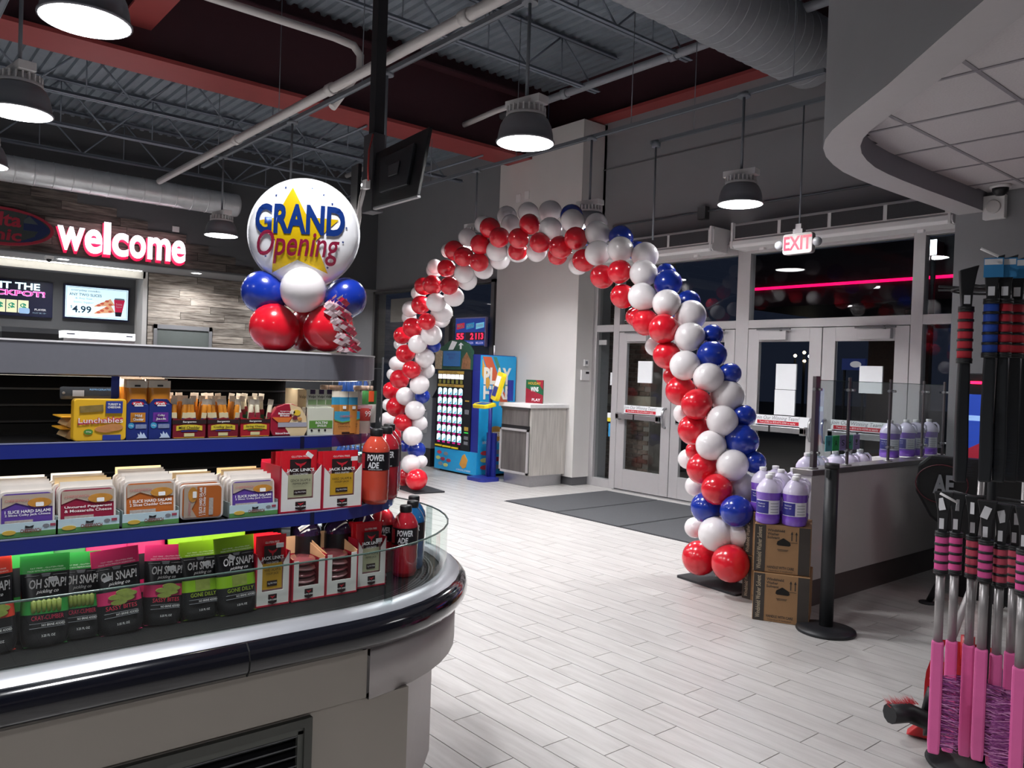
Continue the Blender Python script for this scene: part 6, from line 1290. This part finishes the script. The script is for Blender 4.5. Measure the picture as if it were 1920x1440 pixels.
# ================================================================== LOW PARTITION WITH GLASS GUARD
pt = thing('partition', 'low white partition with dark steel cap and glass guard panels', 'partition', (-2.95, 5.28, 0))
pan = M('off white laminate', '#c9c5c3', .35, coat=.2, noise=.03)
MB().box(-.13, 0, 0, 2.4, .19, .945).build('panel', pan, pt, bevel=.003); MB().box(-.12, -.008, .02, 2.4, 0, .19).build('toe_kick', M('brown grey toe kick', '#5f5655', .4, metal=.3), pt); MB().box(-.145, .012, -.012, 2.4, .945, .985).build('cap', M('brushed steel cap', '#8d8886', .3, metal=.7), pt, bevel=.003)
post_m = M('bronze grey post', '#6b6466', .4, metal=.5)
ys_ = (.13, .62, 1.30, 1.93, 2.36)
for k, y in enumerate(ys_):
    w_ = .028 if k == 0 else .014
    p_ = MB().box(-.065-w_/2, -.065+w_/2, y-w_, y+w_, .985, 1.655).build('post', post_m, pt, bevel=.002)
    MB().lathe([(.035, .985), (.035, .993), (0, .993)], 14, (-.065, y, 0)).build('post_foot', steel, p_)
    for z in (1.10, 1.56): MB().cyl((-.065, y-.03, z), (-.065, y+.035, z), .012, n=8).cyl((-.05, y, z), (-.02, y, z), .01, n=8).build('clamp', steel, p_)
for a, b in zip(ys_[:-1], ys_[1:]):
    MB().box(-.068, -.062, a+.02, b-.02, 1.06, 1.625).build('glass_panel', glass_mat('guard panel glass', (.86, .9, .9), 2.2), pt)
    MB().box(-.0685, -.0615, a+.02, b-.02, 1.625, 1.629).build('glass_edge', glass_e, pt)
for k, c_ in enumerate(('#7fdfe8', '#4fe080', '#c3abe6', '#52dcb0', '#b79ade')):
    q = MB().box(-.0735, -.069, .30+.105*k, .40+.105*k, 1.10, 1.215).build('coloured_card', M('card '+c_, c_, .6, noise=.15), pt); tbox(('W', 'A', 'S', 'H', '!')[k], q, -.036-.3*0, .036, -.04, .04, 0, ink, 'right'); l_ = q.children[0]; l_.location = (-.0685, .35+.105*k, 1.158); l_.scale = [q_*.55 for q_ in l_.scale]
tbl = thing('work_counter', 'counter behind the low partition holding purple jugs', 'counter', (-3.55, 5.4, 0))
MB().box(-.3, .44, 0, 2.6, .70, .745).build('counter_top', white_p, tbl); MB().box(-.28, .42, .02, 2.58, 0, .70).build('counter_body', paint_light, tbl)
for k, (px, py) in enumerate(((1513, 874), (1530, 868), (1566, 858), (1590, 857), (1612, 857))):
    p = at_z(px, py, 1.046) if k < 2 else at_x(px, py+6, -3.2)
    jug('purple jug behind the partition, only its cap showing, %s from the left' % ('first', 'second', 'third', 'fourth', 'last')[k], p[0] if k > 1 else -3.2, p[1] if k > 1 else at_x(px, py, -3.2)[1], .7455, 'jugs behind the partition')
rs = thing('riser_box', 'white riser carrying the purple jugs behind the glass guard', 'riser', (-3.2, 6.3, .7455)); MB().box(-.10, .09, .58, 1.65, 0, .235).build('riser_body', paint_light, rs)
for k, px in enumerate((1668, 1698, 1716, 1740)):
    p = at_x(px, 830, -3.2); jug('purple jug behind the glass guard, %s of four' % ('leftmost', 'second', 'third', 'rightmost')[k], -3.2, p[1], .981, 'purple jugs behind the glass guard')
# ================================================================== BELT POST
bpst = thing('belt_post', 'black belt barrier post with round base beside the brown boxes', 'barrier post', (-2.60, 4.90, 0))
MB().lathe([(.0, 0), (.182, 0), (.186, .008), (.182, .022), (.12, .034), (.06, .04), (0, .04)], 40).build('base', M('black post base', '#1b1c20', .45, noise=.05), bpst); MB().cyl((0, 0, .035), (0, 0, 1.06), .043, n=24).build('pole', M('matt black post', '#1a1c1f', .5, noise=.05), bpst)
MB().cyl((0, 0, 1.06), (0, 0, 1.09), .045, n=24).box(-.012, .012, -.05, .05, 1.0, 1.05).build('belt_head', black_p, bpst)
# ================================================================== BRUSH RACK
rk = at_z(1838, 1441, 0)
rack = thing('brush_rack', 'black floor rack with round base carrying snow brushes at the right edge', 'rack', (rk[0], rk[1], 0))
MB().lathe([(0, 0), (.205, 0), (.21, .008), (.2, .018), (.05, .03), (0, .03)], 40).build('base', black_m, rack); MB().cyl((0, 0, .03), (0, 0, 2.1), .018, n=12).build('post', black_m, rack)
for z, L in ((1.13, .22), (2.02, .24)):
    for k in range(7):
        a = math.radians(-210+35*k); MB().cyl((0, 0, z), (L*math.cos(a), L*math.sin(a), z+.01), .005, n=6).build('hook_arm', black_m, rack)
    MB().tube([(L*.75*math.cos(t_), L*.75*math.sin(t_), z) for t_ in np.linspace(0, 2*math.pi, 25)], .005, 6).build('hook_ring', black_m, rack)
tip = MB()
foamc = {'pink': M('pink foam grip', '#d84f93', .7, noise=.06), 'coral': M('coral foam grip', '#c94f63', .7, noise=.06), 'red': M('red foam grip', '#c02838', .7, noise=.06), 'blue': M('blue foam grip', '#1c47a8', .7, noise=.06)}
pinkp = M('pink brush plastic', '#e868a8', .4, noise=.04); tube_m = M('grey brush tube', '#a09c9c', .35, metal=.5, noise=.03); tagm = M('brush price tag', '#d9d9dc', .6)
def brush(label, kind, px, py0, py1, D, ry=0.0, bristle=0):
    """hanging snow brush: top at py0 and lower end at py1 in the photograph, D metres ahead"""
    top_ = at_d(px, py0, D); bot = at_d(px, py1, D); L = top_.z-bot.z; pink = kind in ('pink', 'coral')
    t = thing('snow_brush', label, 'snow brush', (top_.x, top_.y, bot.z), math.atan2(top_.y, top_.x)-math.pi/2+ry, 'pink snow brushes' if pink else 'long handled snow brushes on the upper ring')
    zt = L
    if pink:
        f0, f1 = L*.835, L*.70
        MB().prism([(-.014, L*.835), (.014, L*.835), (.022, L*.93), (.034, L*1.0), (-.034, L*1.0), (-.02, L*.93)], -.012, .012).build('scraper', black_p, t, bevel=.004)
        MB().lathe([(0, f1-.012), (.024, f1-.012), (.024, f1), (.024, f0), (.024, f0+.012), (0, f0+.012)], 18).build('foam_grip', foamc[kind], t, fix=False)
        for k in range(5): z = f1+(f0-f1)*k/4; MB().lathe([(.0235, z-.005), (.026, z-.005), (.026, z+.005), (.0235, z+.005)], 18, caps=False).build('grip_ring', black_p, t, fix=False)
        for z in (f1-.013, f0+.004): MB().lathe([(0, z), (.026, z), (.026, z+.010), (0, z+.010)], 18).build('grip_collar', black_p, t, fix=False)
        MB().cyl((0, 0, L*.42), (0, 0, f1), .0165, n=14).build('handle_tube', tube_m, t)
        MB().prism([(-.02, 0), (.02, 0), (.0225, L*.05), (.022, L*.43), (-.022, L*.43), (-.0225, L*.05)], -.019, .019).build('brush_head', pinkp, t, bevel=.008)
        b = MB(); rg = random.Random(int(px))
        for k in range(300):
            z = L*(.03+.27*k/300); x = .02; a = rg.uniform(-.35, .25); l = rg.uniform(.045, .065); y = rg.uniform(-.014, .014)
            d = Vector((math.cos(a), rg.uniform(-.3, .3), math.sin(a)))*l; s = bristle if bristle else 1
            b.k = k % 3 % 2; b.add([(x*s, y, z-.0016), (x*s, y, z+.0016), (x*s+d.x*s, y+d.y, z+d.z+.0008), (x*s+d.x*s, y+d.y, z+d.z-.0008)], [(0, 1, 2, 3)])
        o = b.build('bristles', [M('plum bristles', '#8f3f86', .6), M('pale pink bristles', '#d58fc4', .6)], t, fix=False); o['kind'] = 'stuff'
        MB().box(-.012, .004, -.0145, -.013, L*.86, L*.90).build('price_tag', tagm, t); MB().box(-.013, .013, -.0145, -.013, -.024, .022).build('hang_tag', tagm, t, loc=(random.uniform(-.012, .006), -.004, L*.955), rot=(0, random.uniform(-.35, .35), random.uniform(-.9, .9)))
    else:
        f0, f1 = L*.79, L*.565
        MB().prism([(-.016, f0), (.016, f0), (.02, L*.88), (.032, L*.97), (.038, L), (-.03, L*.975), (-.024, L*.88)], -.012, .012).build('scraper', black_p, t, bevel=.004)
        MB().lathe([(0, f1-.012), (.0255, f1-.012), (.0255, f0+.012), (0, f0+.012)], 18).build('foam_grip', foamc[kind], t, fix=False)
        for k in range(6): z = f1+(f0-f1)*k/5; MB().lathe([(.025, z-.005), (.0285, z-.005), (.0285, z+.005), (.025, z+.005)], 18, caps=False).build('grip_ring', black_p, t, fix=False)
        for z in (f1-.014, f0+.004): MB().lathe([(0, z), (.028, z), (.028, z+.011), (0, z+.011)], 18).build('grip_collar', black_p, t, fix=False)
        MB().prism([(-.018, f1), (.018, f1), (.02, L*.5), (.022, L*.3), (.026, L*.12), (.022, 0), (-.02, 0), (-.022, L*.3), (-.02, L*.5)], -.016, .016).build('handle_shaft', M('black brush handle', '#1b1e22', .4, noise=.05), t, bevel=.007)
        b = MB(); rg = random.Random(int(px))
        for k in range(140):
            z = L*(.03+.3*k/140); y = rg.uniform(-.012, .012); a = rg.uniform(-.2, .2); l = rg.uniform(.03, .045)
            b.add([(.02, y-.0012, z), (.02, y+.0012, z), (.02+l*math.cos(a), y, z+l*math.sin(a))], [(0, 1, 2)])
        o = b.build('bristles', M('navy bristles', '#27385f', .6), t, fix=False); o['kind'] = 'stuff'
        if bristle: MB().box(-.03, .034, -.015, -.0135, L*.9, L*.985).build('hang_card', M('blue hang card', '#2f7fb5', .5), t); MB().box(-.028, .03, -.016, -.015, L*.955, L*.98).build('card_header', tagm, t)
        MB().box(-.013, .009, -.0145, -.013, L*.82, L*.86).build('price_tag', tagm, t)
    return t
brush('snow brush with red foam grip hanging alone at the left of the upper ring', 'red', 1815, 497, 905, 3.05, .3)
brush('snow brush with blue foam grip on the upper ring', 'blue', 1863, 478, 905, 3.0, 0, 1)
brush('snow brush with red foam grip beside the blue one on the upper ring', 'red', 1888, 478, 905, 3.0, 0, 1)
brush('snow brush with red foam grip, second to the right of the blue one', 'red', 1911, 480, 905, 3.05, 0, 1)
brush('snow brush with red foam grip at the edge of the photo on the upper ring', 'red', 1934, 482, 905, 3.1, 0, 1)
for k, (px, y0, y1, D, kd, s) in enumerate(((1770, 922, 1415, 3.1, 'pink', 1), (1796, 924, 1412, 3.22, 'pink', 1), (1828, 930, 1420, 3.15, 'coral', 1), (1852, 938, 1428, 3.05, 'pink', 1), (1880, 945, 1440, 3.05, 'coral', 1), (1906, 950, 1430, 3.2, 'coral', 1), (1925, 950, 1480, 2.75, 'pink', -1))):
    brush('pink snow brush on the lower ring, %s' % ('leftmost of the row', 'second from the left', 'third from the left with coral grip', 'fourth from the left', 'fifth from the left with coral grip', 'sixth from the left with coral grip', 'nearest one cut by the photo edge')[k], kd, px, y0, y1, D, 0, s)
# peg tips
for k, (px, py, D) in enumerate(((1763, 925, 3.0), (1839, 466, 2.95), (1910, 952, 2.9))):
    p = at_d(px, py, D)-Vector((rk[0], rk[1], 0)); tip.cyl(p, (p.x+.05, p.y+.03, p.z-.03), .005, n=6)
tip.build('peg_tips', white_p, rack)
# broom and shovel at the foot of the rack
bm_t = thing('snow_broom', 'snow broom with black head and red bristles leaning behind the pink brushes', 'broom', tuple(at_d(1738, 1330, 3.55)*1.0))
h0 = Vector(bm_t.location); u1 = at_d(1668, 1338, 3.5)-h0; u2 = at_d(1750, 1378, 3.5)-h0; p1 = at_d(1754, 1278, 3.55)-h0; p2 = at_d(1830, 1080, 3.7)-h0
MB().tube([u1, u1*.5+Vector((0, 0, -.005)), u2*.5+Vector((0, 0, -.0)), u2], .043, 10).build('head_block', black_p, bm_t); MB().tube([(0, 0, -.01), Vector((0, 0, 0))*.5+p1*.35, p1*.75], .024, 10).build('socket', black_p, bm_t)
MB().tube([p1*.6, p1, p1+(p2-p1)*.3], .014, 10).build('lower_tube', tube_m, bm_t); MB().tube([p1*1.0, p1+(p2-p1)*.17], .027, 10).build('red_sleeve', M('red plastic', '#c4262c', .4, noise=.05), bm_t); MB().tube([p1+(p2-p1)*.17, p2, p2+(p2-p1)*.6], .016, 10).build('pole', M('pale pole', '#c9c5c4', .35, metal=.4), bm_t)
b = MB(); rg = random.Random(3)
for k in range(220):
    s = rg.uniform(.25, 1); q = u1*s+Vector((rg.uniform(-.01, .01), rg.uniform(-.012, .012), .03)); d = Vector((-.05*rg.uniform(.3, 1), -.01*rg.random(), .04*rg.uniform(.2, 1)))
    b.add([q, q+Vector((.002, .001, 0)), q+d], [(0, 1, 2)])
o = b.build('bristles', M('red bristles', '#d2353f', .6), bm_t, fix=False); o['kind'] = 'stuff'
s0 = at_d(1806, 1408, 3.62); shv = thing('snow_shovel', 'red snow shovel standing behind the pink brushes', 'shovel', (s0.x, s0.y, max(s0.z, .02)), math.atan2(s0.y, s0.x)-math.pi/2)
redp = MATS['red plastic']; rings = []
for z in np.linspace(0, .40, 9):
    wv = .27-.10*max(0, (z-.22)/.18)**1.5; rings.append([(x*wv, .05*math.cos(x*1.4)+.05*(z/.4)**2-.06*(1-z/.4)**2, z) for x in np.linspace(-.62, .62, 11)])
MB().loft(rings).loft([[(x, y+.006, z) for x, y, z in g] for g in rings]).build('blade', redp, shv, fix=False); MB().prism([(-.23, -.01), (.2, -.01), (.19, .045), (-.13, .10)], -.10, -.03).build('wear_lip', redp, shv, bevel=.006); MB().tube([(0, .08, .36), (.02, .1, .8), (.03, .12, 1.25)], .015, 8).build('handle', tube_m, shv); MB().cyl((0, .06, .3), (0, .08, .44), .03, n=12).build('socket', redp, shv)
sh2 = thing('snow_shovel', 'second red shovel handle at the right edge behind the brushes', 'shovel', tuple(at_d(1898, 1430, 3.55)*1.0)); sh2.location.z = .03
MB().tube([(0, 0, .0), (0, 0, .45), (.0, .02, 1.2)], .015, 8).build('handle', MATS['pale pole'], sh2); MB().cyl((0, 0, .30), (0, 0, .42), .028, n=12).build('socket', redp, sh2); MB().prism([(-.16, -.02), (.16, -.02), (.13, .26), (.04, .32), (-.04, .32), (-.13, .26)], -.01, .01).build('blade', M('dark blue plastic', '#22346a', .4), sh2)
# ================================================================== GAME CORNER BEHIND THE RACK
ae = thing('arcade_seat', 'black arcade seat back with AE letters behind the rack of brushes', 'seat', (-2.36, 6.30, 0), math.radians(20))
ae.location.z = .165
MB().prism([(-.27, .86), (-.20, .93), (.38, .93), (.46, .6), (.30, .36), (.0, .34), (-.18, .48), (-.28, .66)], -.05, .05).build('seat_back', M('black vinyl seat', '#0e0f12', .5, noise=.05), ae, bevel=.02)
tbox('AE', ae, -.165, -.03, .66, .80, -.085, M('grey lettering', '#8f9297', .5), offset=.05); MB().tube([(-.11+.17*math.cos(a), -.07, .73+.14*math.sin(a)) for a in np.linspace(0, 2*math.pi, 33)], .004, 5).build('ring_print', M('dim red print', '#5a1a26', .5), ae)
MB().tube([(.05, 0, .4), (-.06, -.02, .1), (-.16, -.05, -.145)], .022, 8).lathe([(0, 0), (.06, 0), (.06, .012), (0, .02)], 14, (-.17, -.05, -.165)).tube([(.15, 0, .4), (.3, .1, -.15)], .022, 8).build('leg', black_m, ae)
kx = at_y(1812, 690, 6.6)
ki = thing('game_kiosk', 'dark game kiosk with red light strips and a lit blue screen at the right', 'kiosk', (kx[0], 6.6, 0))
MB().box(0, 1.0, 0, .45, 0, 1.72).build('cabinet', M('black kiosk body', '#141419', .4), ki, bevel=.01); rl = M('red light strip', '#ff1440', .4, emit=5)
MB().box(.04, .96, -.02, 0, 1.64, 1.66).build('red_light_strip', rl, ki); MB().box(.03, .97, -.012, 0, 1.06, 1.56).build('lit_screen', M('kiosk screen blue', '#2a49b0', .3, emit=.6), ki); MB().box(.03, .97, -.014, -.012, 1.36, 1.40).build('screen_band', M('screen sky band', '#8fb4e8', .3, emit=.8), ki)
MB().prism([(.03, 1.06), (.5, 1.06), (.4, 1.18), (.2, 1.24), (.03, 1.14)], -.014, -.012).build('screen_picture', M('screen red picture', '#a0283a', .3, emit=.5), ki); tbox('y', ki, .14, .24, 1.10, 1.21, -.016, M('screen cream text', '#e8e0d0', .3, emit=.7), offset=.03)
MB().box(.03, .97, -.16, 0, .80, .86).build('control_deck', black_p, ki); MB().box(.1, .97, -.172, -.16, .815, .835).build('red_light_strip', rl, ki); MB().box(.15, .9, -.014, -.012, .88, .98).build('red_panel', M('dim red panel', '#5f1a28', .4, emit=.1), ki)
lamp_r = thing('floor_glow', 'small red indicator lamp low on the seat frame', 'lamp', (-2.35, 6.62, .16)); MB().sphere((0, 0, 0), .03).build('lens', rl, lamp_r)
